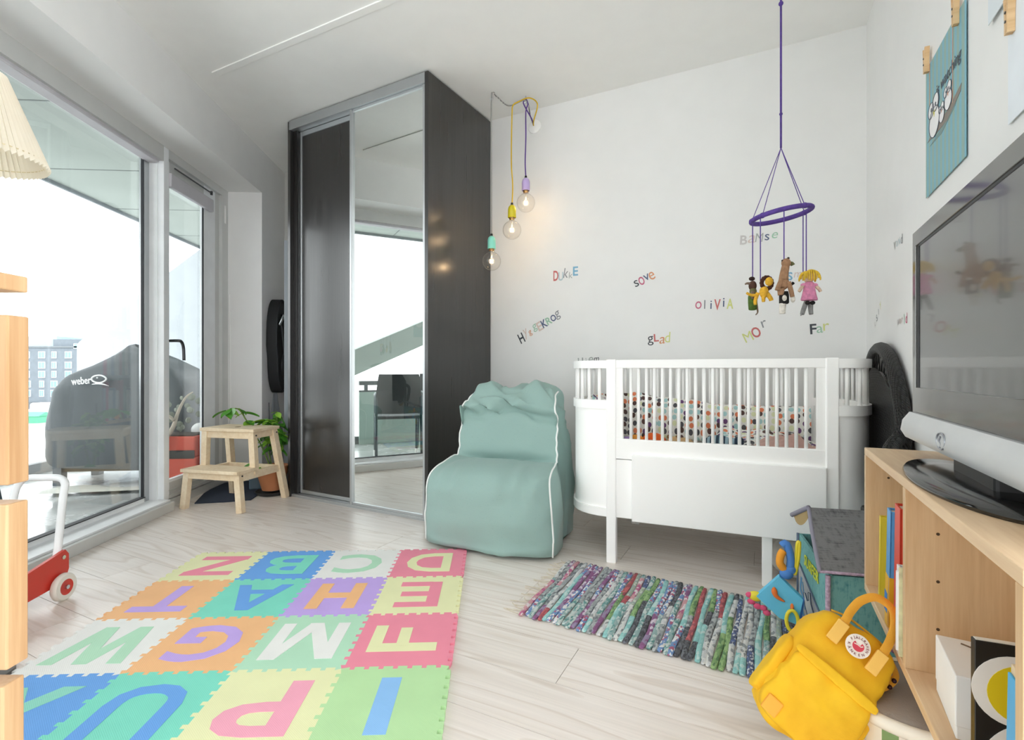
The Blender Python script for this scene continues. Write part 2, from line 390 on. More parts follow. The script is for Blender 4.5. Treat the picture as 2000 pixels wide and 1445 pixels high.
for k in range(14): B().box(-33.8+k*1.2, -32.9+k*1.2, -.03, 0, .25, 1.0).build('panel', mat('dark_panel', '#5d666c', .5), qu)

# covered grill on the balcony
def cover_fn(u, v):
    # u around, v bottom->top ; local box 1.05 x .55 with sloping top
    a = 2*pi*u; ca, sa = cos(a), sin(a)
    k = .22
    x = math.copysign(abs(ca)**(k*.7), ca); y = math.copysign(abs(sa)**k, sa)
    prof = [(0, 1.0), (.25, 1.02), (.55, .99), (.74, .95), (.86, .82), (.94, .6), (1.0, .3), (1.02, .02)]
    t = v*(len(prof)-1); i = min(int(t), len(prof)-2); f = t-i
    z = prof[i][0]+(prof[i+1][0]-prof[i][0])*f; s = prof[i][1]+(prof[i+1][1]-prof[i][1])*f
    if v > .99: s = 0
    hump = max(0, 1-abs(x*.5-.12)/.8)
    z2 = .17 + z*(.70+.24*hump)
    P = Vector((x*.50*s, y*.27*s, z2))
    nz = noise.noise(P*6+Vector((3, 1, 7)))*.018 + noise.noise(P*17)*.006
    d = Vector((P.x, P.y, 0)); 
    if d.length > .02: P += d.normalized()*nz
    if v < .02: P.z -= .05*max(0, x*.5+.3) + .03*sin(a*3)
    return P
gr = thing('covered_grill', 'barbecue grill under a grey fabric cover on the balcony', 'grill', (-3.06, 4.08, -.04), RAD(6))
B().grid(cover_fn, 72, 26, closeu=True).build('cover', mat('grey_cover_fabric', '#4e5457', .55, vary=.12, nscale=5, bump=.15, bscale=40), gr, smooth=True)
for sx in (-.42, .42):
    for sy in (-.2, .2): B().box(sx-.03, sx+.03, sy-.03, sy+.03, 0, .42).build('leg', mat('grey_leg', '#656b70', .5, .3), gr)
B().box(-.42, .42, -.2, .2, .1, .14).build('lower_shelf', mat('brown_shelf', '#6d6252', .7), gr)
Mt = Matrix.Translation((-.205, -.295, .80)) @ Matrix.Diagonal((.62, 1, .62, 1)) @ Matrix.Rotation(RAD(90), 4, 'X')
me = text_mesh('weber', mat('white_print', '#f4f4f4', .6), .105, .012, .002); me.transform(Mt @ Matrix.Rotation(RAD(5), 4, 'Z') @ Matrix.Diagonal((.8, 1.2, 1, 1)))
link('lettering', me, gr)
q = B(); q.tube([Mt @ Vector((.20+.082*cos(t), .02+.045*sin(t)*(1-.25*max(0, cos(t))**3), 0)) for t in [2*pi*k/24 for k in range(24)]], .006, 6, closed=True)
q.tube([Mt @ Vector((.12+x*.19, -.045+.012*sin(x*pi)-.02*x*x, 0)) for x in [k/8 for k in range(9)]], [.002+.005*sin(pi*min(1, k/8*1.1)) for k in range(9)], 6)
q.ball(Mt @ Vector((.18, .035, .0)), .006)
q.build('emblem', MATS['white_print'], gr, smooth=True)
tag(B().grid(lambda u, v: Vector((u*.75-.35, v*.22-.1, .02+.02*sin(u*7)*v+.015*sin(v*4))), 14, 6).build('folded_tarp', mat('pale_tarp', '#c3c4bb', .5), loc=(-2.95, 3.62, -.035), rotz=.2), 'pale tarpaulin lying on the wet balcony floor by the grill', 'tarpaulin')
pl = thing('red_planter', 'weathered red plastic planter box behind the glazed door', 'planter', (-2.445, 3.72, -.04), RAD(4))
M_redp = mat('faded_red_plastic', '#c4523f', .6, vary=.08)
B().box(-.155, .155, -.11, .11, 0, .25, .01).box(-.145, .145, -.10, .10, .25, .40, .01).build('box', M_redp, pl)
B().box(-.08, .145, -.113, -.10, .24, .3, .004).build('slot', mat('dark_slot', '#3c3a36', .8), pl)
B().box(-.13, .13, -.09, .09, .38, .41).build('soil', mat('soil', '#4a4038', .95, vary=.3, nscale=30), pl)
q = B(); q.tube(catmull([(-.15, -.125, .2), (-.08, -.13, .34), (0, -.12, .46), (.04, -.12, .58), (.08, -.1, .68), (.12, -.08, .72)], 5), [.022-.018*k/25 for k in range(26)], 7)
q.tube(catmull([(0.03, -.15, .52), (-.06, -.15, .6), (-.12, -.15, .68)], 5), [.012-.008*k/10 for k in range(11)], 6); q.build('dry_branch', mat('dry_bark', '#b3a99a', .9, vary=.15, nscale=20), pl, smooth=True)
q = B()
for k in range(26):
    a = random.uniform(0, 6.28); p = Vector((random.uniform(-.12, .13), random.uniform(-.06, .06), random.uniform(.43, .68)))
    q.ball(p, random.uniform(.018, .035), (1, .3, .8), Matrix.Rotation(a, 4, 'Z'), 6)
q.build('dry_leaves', mat('grey_leaf', '#8d9286', .9), pl)
tag(B().ball((-2.40, 3.85, .38), .055).lathe([(.02, -.0), (.02, .36)], 8, Matrix.Translation((-2.40, 3.85, -.03))).build('garden_globe', M_white, smooth=True), 'white round globe beside the red planter', 'ornament')
# balcony chairs, seen in the mirror
def balcony_chair(loc, rz, label):
    c = thing('balcony_chair', label, 'chair', loc, rz, 'black balcony chairs')
    M_w = mat('dark_weave', '#3a3e40', .6); M_t = mat('dark_tube', '#3d4a50', .35, .6)
    B().box(-.22, .22, -.22, .22, .41, .44, .01).build('seat', M_w, c)
    B().grid(lambda u, v: Vector(((u-.5)*.44*(1-.15*v*v), .22+.1*v+.05*(2*u-1)**2*-1, .46+.38*v)), 10, 8).build('backrest', M_w, c, smooth=True)
    for sx in (-.21, .21):
        B().tube(catmull([(sx, -.2, 0), (sx, -.2, .42), (sx, -.18, .62), (sx, 0, .64), (sx, .2, .63), (sx, .25, .45)], 4), .013, 8).build('arm_and_front_leg', M_t, c, smooth=True)
        B().cyl((sx, .22, .45), (sx, .3, 0), .013).build('rear_leg', M_t, c, smooth=True)
        B().cyl((sx, -.2, 0), (sx, -.2, .06), .017).build('foot_cap', M_white, c)
balcony_chair((-2.95, 1.62, -.04), RAD(100), 'black balcony chair reflected nearest the right edge of the mirror')
balcony_chair((-2.72, 2.2, -.04), RAD(-75), 'black balcony chair reflected at the left edge of the mirror')
# ================================================================ WARDROBE
N = NT('black_brown_ash'); f = N.noise(N.coord((140, 140, 3), rand=True), 1, 4, .6); f2 = N.noise(N.coord((30, 30, 1.2), rand=True), 1, 3)
N.link(N.ramp(f, [(.3, srgb('#100e0d')), (.75, srgb('#1f1b19'))]), N.b.inputs['Base Color'])
N.link(N.ramp(f2, [(.3, (.26, .26, .26, 1)), (.7, (.4, .4, .4, 1))]), N.b.inputs['Roughness']); N.b.inputs['Specular IOR Level'].default_value = .6; N.b.inputs['Coat Weight'].default_value = .65; N.b.inputs['Coat Roughness'].default_value = .22
N.bump(f, .10, .001); M_ash = N.m
M_mirror = mat('mirror_silver', '#eef2f0', .0, 1.0, vary=0.0)
wd = thing('sliding_wardrobe', 'tall black wardrobe with sliding doors, one black and one mirrored', 'wardrobe', (-1.49, 3.335, 0), RAD(-29.2))
WW, WD, WT = 1.1776, .655, H-.012
B().box(WW-.024, WW, 0, WD, 0, WT, .001).build('side_panel', M_ash, wd)
B().box(0, .024, 0, WD, 0, WT, .001).build('side_panel', M_ash, wd)
B().box(.024, WW-.024, .1, WD, WT-.03, WT-.005).build('top_panel', M_ash, wd)
B().box(.024, WW-.024, WD-.02, WD, 0, WT-.03).build('back_panel', M_ash, wd)
B().box(.01, WW-.024, .0, .1, WT-.058, WT, .001).build('top_track', M_alu, wd)
B().box(.024, WW-.024, .01, .1, 0, .018, .001).build('bottom_track', M_alu, wd)
B().box(.024, .055, .028, .06, .018, WT-.058).build('filler_strip', M_ash, wd)
xs = .568
d1 = B().box(.058, xs+.02, .058, .075, .03, WT-.075).build('door', M_ash, wd)
B().box(.055, .072, .05, .08, .02, WT-.06, .003).build('door_edge_profile', M_alu, d1)
B().box(xs+.012, xs+.03, .05, .08, .02, WT-.06, .003).build('door_edge_profile', M_alu, d1)
B().box(.07, xs+.014, .052, .078, .02, .042, .002).build('door_rail', M_alu, d1)
B().box(.07, xs+.014, .052, .078, WT-.09, WT-.06, .002).build('door_rail', M_alu, d1)
d2 = B().box(xs+.012, WW-.034, .022, .03, .032, WT-.07).build('door', M_mirror, wd); d2['label'] = 'mirrored sliding door'
B().box(xs-.004, xs+.014, .008, .04, .018, WT-.058, .003).build('door_edge_profile', M_alu, d2)
B().box(WW-.045, WW-.026, .008, .04, .018, WT-.058, .003).build('door_edge_profile', M_alu, d2)
B().box(xs+.014, WW-.045, .014, .034, .018, .034, .002).build('door_rail', M_alu, d2)
B().box(xs+.014, WW-.045, .014, .034, WT-.072, WT-.058, .002).build('door_rail', M_alu, d2)

# bookcase between wardrobe and window wall, facing the window (seen in the window reflection)
M_grey = mat('grey_lacquer', '#8f959b', .45); M_woodL = wood('pale_birch', '#c9a983', '#dcc19c', .5)
bk = thing('bookcase', 'narrow grey bookcase full of books beside the wardrobe, facing the window', 'bookcase', (-1.50, 3.53, 0), AL)
B().box(-.1, .07, 0, .02, 0, 1.75).build('side_panel', M_grey, bk)
B().box(-.1, .07, .42, .44, 0, 1.75).build('side_panel', M_grey, bk)
B().box(.06, .07, .02, .42, 0, 1.75).build('back_panel', M_grey, bk)
for zz in (.06, .46, .78, 1.12, 1.45, 1.73): B().box(-.1, .06, .02, .42, zz, zz+.022).build('shelf', M_woodL if zz < .5 else M_grey, bk)
cols = ['#7d5f88', '#8792a8', '#c23d6b', '#b9bec4', '#5b7da0', '#d8d8d2', '#a34452', '#6d8a80', '#e3dfd0', '#394a63']
bi = 0
for zz in (.482, .802, 1.142):
    y = .03
    while y < .39:
        w = random.uniform(.022, .045); h = random.uniform(.2, .285)
        if y+w > .415: break
        cn = cols[bi % len(cols)]
        bo = thing('book', 'one of the upright books on the shelves of the narrow grey bookcase', 'book', (-1.50, 3.53, 0), AL, 'books in the grey bookcase')
        B().box(-.085, .05, y, y+w, zz, zz+h, .002).build('cover', mat('book_cloth_%d' % (bi % 10), cn, .6), bo)
        B().box(-.08, .048, y+.003, y+w-.003, zz+h-.004, zz+h+.0006).build('pages', mat('paper', '#ece8de', .8), bo)
        y += w+.003; bi += 1
tag(B().ball((-1.50, 3.68, 1.752+.14), .14, (.75, 1.2, 1.0)).ball((-1.5, 3.8, 1.752+.24), .1, (.7, 1, .8)).build('black_duffel_bag', mat('black_nylon', '#1b1c1e', .7), smooth=True), 'soft black bag lying on top of the grey bookcase', 'bag')
# black instrument bag on the wall recess
ib = thing('instrument_bag', 'black padded instrument bag hanging on the wall beside the wardrobe', 'bag', (-1.90, 3.83, .67), AL)
def ibf(z0, sc): 
    out = []
    for k in range(40):
        a = 2*pi*k/40; z = sin(a); y = cos(a)
        w = .135 if z > 0 else .115-.02*z
        out.append((.16+y*w*sc*(abs(z) < .98 or 1)*(1-.12*max(0, -z)), .36+.37*sc*math.copysign(abs(z)**.7, z)))
    return out
Mi = Matrix(((0, 0, 1, 0), (1, 0, 0, 0), (0, 1, 0, 0), (0, 0, 0, 1)))
B().prism(ibf(0, 1), .012, .085, Mi).build('case', mat('black_nylon', '#1b1c1e', .7), ib, smooth=True, angle=40)
B().tube([Mi @ Vector((p[0], p[1], .087)) for p in ibf(0, .97)], .006, 6, closed=True).build('zip_edge', M_rubber, ib)
B().ball((.085, .2, .2), .1, (.35, .8, 1.1)).build('pocket', mat('black_nylon_sheen', '#2a2d30', .45), ib, smooth=True)
B().tube(catmull([(.09, .08, .55), (.1, .1, .5), (.1, .14, .35), (.1, .19, .22)], 5), .006, 6).build('strap', mat('grey_strap', '#55595d', .6), ib)
B().tube(catmull([(.092, .065, .52), (.115, .075, .575), (.1, .11, .6)], 5), .012, 8).build('hook', mat('chrome', '#c9ccd0', .15, 1), ib, smooth=True)
tag(B().grid(lambda u, v: Vector((-1.86+.05*sin(u*9)*(1-v)*.4+.01, 3.86+(u-.5)*(.06+.26*(1-v))+.06, .22+.44*v)), 14, 10).build('folded_cloth', mat('silver_grey_cloth', '#9aa0a6', .5), smooth=True), 'silver grey cloth hanging in folds below the black bag', 'cloth')

# ================================================================ STEP STOOL, DOORMAT, PLANT
M_pine = wood('raw_pine', '#dfc6a2', '#f1e0c4', .55, stretch=(9, 9, 9), fine=(60, 60, 60), bump=.05)
stx = Vector((-1.589, 2.966, 0)); 
st = thing('step_stool', 'untreated pine two-step stool standing by the glazed door', 'stool', (-1.79, 2.995, 0), RAD(-14))
# local: x across (.40 wide at the floor), y backward ; feet front y=0, rear y=.36
HT, HL = .478, .245
B().box(-.20, .20, .105, .335, HT-.02, HT, .003).build('upper_step', M_pine, st)
B().cyl((0, .2, HT-.0005), (0, .2, HT+.0008), .018, n=20).build('grip_hole', mat('hole_shadow_wood', '#8d7148', .8), st)
B().box(-.205, .205, -.03, .135, HL-.02, HL, .003).build('lower_step', M_pine, st)
for sx in (-1, 1):
    B().beam((sx*.205, 0, 0), (sx*.18, .005, HL-.02), .04, .034, .002, (0, 1, 0)).build('front_leg', M_pine, st)
    B().beam((sx*.185, .132, HL-.045), (sx*.172, .128, HT-.02), .04, .034, .002, (0, 1, 0)).build('upper_post', M_pine, st)
    B().beam((sx*.205, .385, 0), (sx*.172, .305, HT-.02), .036, .04, .002, (0, 1, 0)).build('rear_leg', M_pine, st)
    B().box(sx*.186-.011, sx*.186+.011, .0, .345, HL-.065, HL-.02, .002).build('side_rail', M_pine, st)
    B().box(sx*.172-.01, sx*.172+.01, .115, .32, HT-.06, HT-.02, .002).build('side_apron', M_pine, st)
B().box(-.165, .165, .118, .134, HT-.062, HT-.02, .002).build('front_apron', M_pine, st)
B().box(-.18, .18, -.008, .01, HL-.06, HL-.02, .002).build('lower_apron', M_pine, st)
B().box(-.18, .18, .315, .333, HL-.06, HL-.02, .002).build('rear_rail', M_pine, st)
for p in ((.2055, .008, HL-.03), (.196, .13, HT-.04), (.196, .31, HT-.04)): B().cyl(p, (p[0]+.004, p[1], p[2]), .005, n=8).build('screw', mat('dark_steel', '#55575a'), st)
def flp(px, py, z=0):
    t = (HC-z)*FPX/(py-722.5); return ((px-1000)/FPX*t, t)
N = NT('navy_ribbed'); wv = N.new('ShaderNodeTexWave', bands_direction='X'); wv.inputs['Scale'].default_value = 60; N.link(N.coord(), wv.inputs['Vector'])
N.link(N.ramp(wv.outputs['Fac'], [(.2, srgb('#18202f')), (.8, srgb('#303c52'))]), N.b.inputs['Base Color']); N.b.inputs['Roughness'].default_value = .9; N.bump(wv.outputs['Fac'], .3, .003)
tag(B().prism([flp(380, 984), flp(398, 965), flp(430, 945), flp(522, 935), flp(528, 950), flp(490, 977), flp(440, 981)], .0005, .006).build('doormat', N.m), 'dark navy ribbed doormat under the pine stool', 'doormat')
pt = thing('potted_plant', 'green leafy chilli plant in a terracotta pot behind the stool', 'plant', (-1.63, 3.415, 0))
M_terra = mat('terracotta', '#b5764f', .8, vary=.1)
B().lathe([(.03, .022), (.065, .03), (.098, .15), (.105, .175), (.105, .19), (.095, .19), (.085, .165), (.0, .165)], 28, cap=False).build('pot', M_terra, pt, smooth=True, angle=40)
B().lathe([(.0, .0), (.09, .0), (.11, .022), (.104, .024), (.085, .008), (0, .008)], 28, cap=False).build('saucer', mat('black_saucer', '#2a2b2c', .5), pt, smooth=True, angle=40)
B().cyl((0, 0, .15), (0, 0, .17), .088, n=20).build('soil', mat('soil', '#4a4038'), pt)
M_leaf = mat('pepper_leaf', '#4d8f2c', .4, vary=.25, nscale=25); M_leaf2 = mat('pale_leaf', '#8fbf45', .4, vary=.2, nscale=25)
def leaf_mesh(nm, m, L=.07, Wd=.028):
    q = B(); q.grid(lambda u, v: Vector((L*u, (v-.5)*2*Wd*sin(pi*min(1, u*1.02))**.8*(1-.35*u), -.25*L*u*u+.25*abs(v-.5)*Wd*2)), 8, 5)
    o = q.build(nm, m, pt, smooth=True); return o
stems = [[(0, 0, .17), (-.02, -.02, .3), (-.03, -.03, .42), (-.02, -.05, .50), (.02, -.04, .47)], [(.02, .0, .17), (.03, -.03, .32), (.05, -.06, .44), (.06, -.08, .40)],
         [(0, -.02, .17), (-.06, -.05, .35), (-.12, -.1, .5), (-.17, -.12, .585), (-.24, -.13, .57)], [(.01, .02, .17), (.02, .02, .4), (.03, 0, .55)]]
for sp in stems: B().tube(catmull(sp, 5), .004, 6).build('stem', mat('green_stem', '#6d8a3a', .6), pt, smooth=True)
lf = [leaf_mesh('leaf', M_leaf), leaf_mesh('leaf', M_leaf2, .06, .024)]
def place_leaf(o, p, rz, ry, s=1.0, rx=0):
    o.location = p; o.rotation_euler = (rx, ry, rz); o.scale = (s, s, s)
first = [True, True]
for i in range(85):
    sp = catmull(stems[random.choice([0, 0, 1, 1, 3, 3, 2])], 6); p = sp[random.randrange(len(sp)//3, len(sp))]
    k = random.randrange(2); o = lf[k] if first[k] else lf[k].copy()
    if not first[k]: COL.objects.link(o); o.parent = pt
    first[k] = False
    place_leaf(o, p, random.uniform(0, 6.28), random.uniform(-.3, .9), random.uniform(.8, 1.5), random.uniform(-.4, .4))
for p, rz, s in (((-.24, -.13, .57), 3.3, 1.3), ((-.2, -.12, .58), 2.6, 1.1), ((-.21, -.13, .57), 4.4, 1.2), ((-.05, -.14, .23), 3.8, 1.3), ((-.03, -.12, .2), 5.2, 1.2), ((0, -.12, .2), 4.6, 1.2)):
    o = lf[0].copy(); COL.objects.link(o); o.parent = pt; place_leaf(o, p, rz, .25, s)
B().ball((-.215, -.135, .545), .018, (1, .8, 1.3)).build('fruit', mat('orange_pepper', '#e8a860', .3), pt, smooth=True)
B().cyl((-.02, .01, .17), (-.02, -.01, .62), .003, n=6).build('support_stick', M_rubber, pt)
tag(B().box(-.05, .05, -.05, .05, 0, .16, .012).build('grey_storage_tub', mat('slate_blue_plastic', '#5f7280', .5), loc=(-1.80, 3.56, 0), rotz=.2), 'small slate blue tub on the floor left of the terracotta pot', 'tub')

# ================================================================ TOY WALKER
tw = thing('toy_walker', 'red wooden toy walker with white tube handle and rubber wheels', 'toy', (-1.648, 1.66, 0), RAD(2))
M_red = mat('red_lacquer', '#c4382c', .35)
for sx, nm in ((0, 'side_panel'), (-.235, 'side_panel')):
    poly = [(-.24, .03), (.165, .055), (.205, .075), (.215, .1), (.215, .155), (.20, .175), (.17, .168), (.0, .135), (-.24, .125)]
    B().prism(poly, sx-.012, sx, Matrix(((0, 0, 1, 0), (1, 0, 0, 0), (0, 1, 0, 0), (0, 0, 0, 1)))).build(nm, M_red, tw)
B().box(-.235, -.012, -.24, .15, .05, .062).build('deck', M_pine, tw); B().box(-.235, -.012, -.24, -.228, .062, .12).build('end_panel', M_red, tw)
B().tube(catmull([(-.022, .17, .09), (-.022, .19, .16), (-.03, .225, .36), (-.035, .24, .41), (-.06, .245, .43), (-.12, .245, .432), (-.18, .245, .43), (-.205, .24, .41), (-.21, .225, .36), (-.215, .19, .16), (-.215, .17, .09)], 6), .0125, 12).build('handle', mat('white_tube', '#eceef0', .3), tw, smooth=True)
for wx, wy in ((.018, .17), (.018, -.18), (-.265, .17), (-.265, -.18)):
    o = B().lathe([(.028, -.012), (.044, -.012), (.049, -.006), (.049, .006), (.044, .012), (.028, .012)], 32, Matrix.Translation((wx, wy, .049)) @ Matrix.Rotation(pi/2, 4, 'Y'), cap=False).build('wheel', mat('cream_rubber', '#ddd9cf', .7), tw, smooth=True, angle=40)
    B().lathe([(.0, .009), (.022, .009), (.028, .012), (.0285, 0), (.028, -.012), (.0, -.009)], 28, Matrix.Translation((wx, wy, .049)) @ Matrix.Rotation(pi/2, 4, 'Y'), cap=False).build('hub', M_red, o, smooth=True, angle=40)
    B().cyl((wx-.018, wy, .049), (wx+.017, wy, .049), .0075, n=10).build('axle_bolt', mat('chrome', '#c9ccd0'), o)
for yy, zz in ((.19, .15), (-.05, .08)): B().cyl((0, yy, zz), (.004, yy, zz), .0075, n=12).build('bolt', mat('chrome', '#c9ccd0'), tw)

# ================================================================ LAMP AND PLANK UNIT AT THE LEFT EDGE
lp = thing('floor_lamp', 'lamp with a cream pleated shade at the upper left edge', 'lamp', (-1.445, 1.36, .0))
q = B(); NP = 60
def pleat(u, v):
    a = 2*pi*u; k = 1 + (.022 if int(round(u*NP*2)) % 2 else -.022)
    r = (.142*(1-v)+.055*v)*k; return Vector((r*cos(a), r*sin(a), 1.41+.24*v+(.004 if int(round(u*NP*2)) % 2 else -.004)*(1-v)))
q.grid(pleat, NP*2, 4, closeu=True)
N = NT('cream_pleated_paper'); N.b.inputs['Base Color'].default_value = srgb('#efe6cf'); N.b.inputs['Roughness'].default_value = .8
tl = N.new('ShaderNodeBsdfTranslucent'); tl.inputs[0].default_value = srgb('#f5ead2'); ms = N.new('ShaderNodeMixShader'); ms.inputs[0].default_value = .45
N.link(N.b.outputs[0], ms.inputs[1]); N.link(tl.outputs[0], ms.inputs[2]); N.link(ms.outputs[0], N.out.inputs[0])
nf = N.noise(N.coord(), 12); N.link(N.ramp(nf, [(.3, srgb('#f1ebde')), (.7, srgb('#f8f4ea'))]), N.b.inputs['Base Color'])
q.build('lamp_shade', N.m, lp)
B().cyl((0, 0, .02), (0, 0, 1.645), .006).build('pole', mat('brass', '#b8955a', .3, .9), lp, smooth=True)
B().lathe([(.0, 0), (.072, 0), (.072, .015), (.02, .028), (0, .028)], 32, cap=False).build('base', mat('lamp_base_grey', '#6b6763', .4, .5), lp, smooth=True, angle=40)
B().tube([(.134*cos(2*pi*k/40), .134*sin(2*pi*k/40), 1.428) for k in range(40)], .0015, 5, closed=True).build('thread', mat('cream_thread', '#d6c9a5', .9), lp)
B().tube([(.054, 0, 1.645), (-.054, 0, 1.645)], .002, 6).build('spider', MATS['brass'], lp)
B().lathe([(0, 1.48), (.018, 1.49), (.03, 1.53), (.018, 1.57), (.012, 1.6)], 16, cap=False).build('bulb', mat('opal_bulb', '#f4f0e2', .3), lp, smooth=True)
un = thing('plank_unit', 'light oak unit of thick stacked planks at the left edge', 'shelf unit', (-.608, .6, 0))
M_oak = wood('light_oak_plank', '#b98f64', '#d6b389', .5, stretch=(20, 20, 1.5), fine=(120, 120, 5))
for z0, z1, dx in ((.702, .906, 0), (.481, .679, -.001), (.262, .461, -.006), (.05, .243, -.008)):
    B().box(-.30, .0+dx+.006, -.001, .026, z0, z1, .002).build('plank', M_oak, un)
B().box(-.32, -.002, -.02, .033, .937, .957, .002).build('top_board', M_oak, un)
for px in (-.29, -.12): B().box(px-.03, px+.0, .026, .06, 0, .933).build('post', M_oak, un)
# ================================================================ FOAM PUZZLE MAT
TX, TY = .2985, .307
fm = thing('foam_puzzle_mat', 'interlocking pastel foam floor mat with inlaid letters', 'play mat', (-.1938-.008, 2.02, .0005), RAD(2.4))
FC = {'y': '#e8e9b8', 'b': '#6aa5e8', 'w': '#ecece9', 'p': '#ee8fa4', 'o': '#f3bd88', 't': '#7fdcc6', 'v': '#c3a8ea', 'g': '#b5e0c3', 'l': '#b9e0a8', 'k': '#f2a8bd', 'q': '#8ed6c4', 's': '#8fc1f2'}
FM = {}
for k, c in FC.items():
    N = NT('foam_'+k); c0 = srgb(c); ch = N.new('ShaderNodeTexWave', bands_direction='DIAGONAL'); ch.inputs['Scale'].default_value = 120; N.link(N.coord(), ch.inputs['Vector'])
    nf = N.noise(N.coord(), 10); N.link(N.ramp(nf, [(.3, tuple(x*.95 for x in c0[:3])+(1,)), (.7, c0)]), N.b.inputs['Base Color'])
    N.b.inputs['Roughness'].default_value = .75; N.bump(ch.outputs['Fac'], .18, .001); FM[k] = N.m
def wave(n, amp, ph):
    """puzzle edge: list of (t, offset)"""
    out = []; w = 1.0/n
    for i in range(n):
        s = amp if (i+ph) % 2 else -amp; t0, t1 = i*w, (i+1)*w; d = .12*w if s > 0 else -.12*w
        out += [(t0-(.0 if i else 0)+(-.0), s, d)]
    pts = []
    for i in range(n):
        s = amp if (i+ph) % 2 else -amp
        k = .16*w*(1 if s > 0 else -1)
        a = i*w - (k if i else 0); b = (i+1)*w + (k if i < n-1 else 0)
        pts += [(max(0.004, a) if i == 0 else a, s), (b, s)]
    return pts
NT_ = 15; AMP = .0062
def hedge(i, j): return [( (t), o) for t, o in wave(NT_, AMP, (i+j) % 2)]
def tile_outline(ci, ri):
    """tile spans x[ci*TX,(ci+1)*TX], y[ri*TY,(ri+1)*TY]; every edge is shared with its neighbour"""
    x0, y0 = ci*TX, ri*TY
    bot = [(x0+t*TX, y0+o) for t, o in hedge(ci, ri)]
    top = [(x0+t*TX, y0+TY+o) for t, o in hedge(ci, ri+1)]
    lef = [(x0+o, y0+t*TY) for t, o in hedge(ci, ri+1)]
    rig = [(x0+TX+o, y0+t*TY) for t, o in hedge(ci+1, ri+1)]
    def trim(e, ax, lo, hi): return [p for p in e if lo+.011 < p[ax] < hi-.011]
    bot, top = trim(bot, 0, x0, x0+TX), trim(top, 0, x0, x0+TX); lef, rig = trim(lef, 1, y0, y0+TY), trim(rig, 1, y0, y0+TY)
    return [(x0, y0)]+bot+[(x0+TX, y0)]+rig+[(x0+TX, y0+TY)]+top[::-1]+[(x0, y0+TY)]+lef[::-1]
def par(xt, xb, w, y0=-.5, y1=.5): return [(xb, y0), (xb+w, y0), (xt+w, y1), (xt, y1)]
def bar(x0, x1, y0, y1): return [(x0, y0), (x1, y0), (x1, y1), (x0, y1)]
LET = {'W': [par(-.56, -.36, .2), par(-.1, -.36, .2), par(-.1, .16, .2), par(.36, .16, .2)], 'M': [bar(-.52, -.33, -.5, .5), bar(.33, .52, -.5, .5), par(-.5, -.1, .22), par(.28, -.1, .2)],
       'A': [par(-.11, -.5, .22), par(-.11, .28, .22), bar(-.3, .3, -.28, -.12)], 'Z': [bar(-.48, .48, .31, .5), bar(-.48, .48, -.5, -.31), [(-.48, -.34), (-.16, -.34), (.48, .34), (.16, .34)]],
       'X': [par(-.5, .22, .28), par(.22, -.5, .28)], 'T': [bar(-.46, .46, .3, .5), bar(-.11, .11, -.5, .32)], 'H': [bar(-.42, -.2, -.5, .5), bar(.2, .42, -.5, .5), bar(-.22, .22, -.1, .1)],
       'E': [bar(-.38, -.16, -.5, .5), bar(-.2, .38, .32, .5), bar(-.2, .32, -.09, .09), bar(-.2, .38, -.5, -.32)], 'F': [bar(-.36, -.14, -.5, .5), bar(-.2, .38, .31, .5), bar(-.2, .3, -.08, .1)], 'I': [bar(-.13, .13, -.52, .52)]}
rows = [  # far row first: (letter, tile colour, letter colour, rotation)
    [('Z', 'y', 'p', 180), ('B', 'b', 't', 180), ('C', 'w', 'g', 180), ('D', 'p', 'y', 180)],
    [('T', 'o', 'v', 180), ('A', 't', 'b', 180), ('H', 'v', 'o', 180), ('E', 'y', 'p', 180)],
    [('W', 'w', 'g', 180), ('G', 'o', 'v', 180), ('M', 'g', 'w', 180), ('F', 'p', 'y', 90)],
    [('X', 'b', 'q', 180), ('U', 't', 'b', 180), ('P', 'y', 'k', 180), ('I', 'l', 's', 180)]]
for ri, rw in enumerate(rows):
    for ci, (ch, tc, lc, ro) in enumerate(rw):
        tx, ty = ci-4, -ri
        pol = tile_outline(tx, ty)
        t = B().prism(pol, 0, .010).build('tile', FM[tc], fm)
        if ch in LET:
            q = B()
            for n_, pol_ in enumerate(LET[ch]): q.prism(pol_, .00005*n_, .001+.00022*n_)
            lo = q.build('letter', FM[lc], t); me = lo.data
            fxs, fy = (.205, .205)
        else:
            me = text_mesh(ch, FM[lc], .25, .02, .0)
            x0, x1, y0, y1 = bounds(me); fy = .205/(y1-y0); fxs = .19/(x1-x0)
            bmx = bmesh.new(); bmx.from_mesh(me)
            r = bmesh.ops.extrude_face_region(bmx, geom=bmx.faces[:])
            bmesh.ops.translate(bmx, vec=(0, 0, .0012), verts=[g for g in r['geom'] if isinstance(g, bmesh.types.BMVert)])
            bmesh.ops.recalc_face_normals(bmx, faces=bmx.faces); bmx.to_mesh(me); bmx.free()
            link('letter', me, t)
        me.transform(Matrix.Translation(((tx+.5)*TX, (ty+.5)*TY, .0096)) @ Matrix.Rotation(RAD(ro), 4, 'Z') @ Matrix.Diagonal((fxs, fy, 1, 1)))

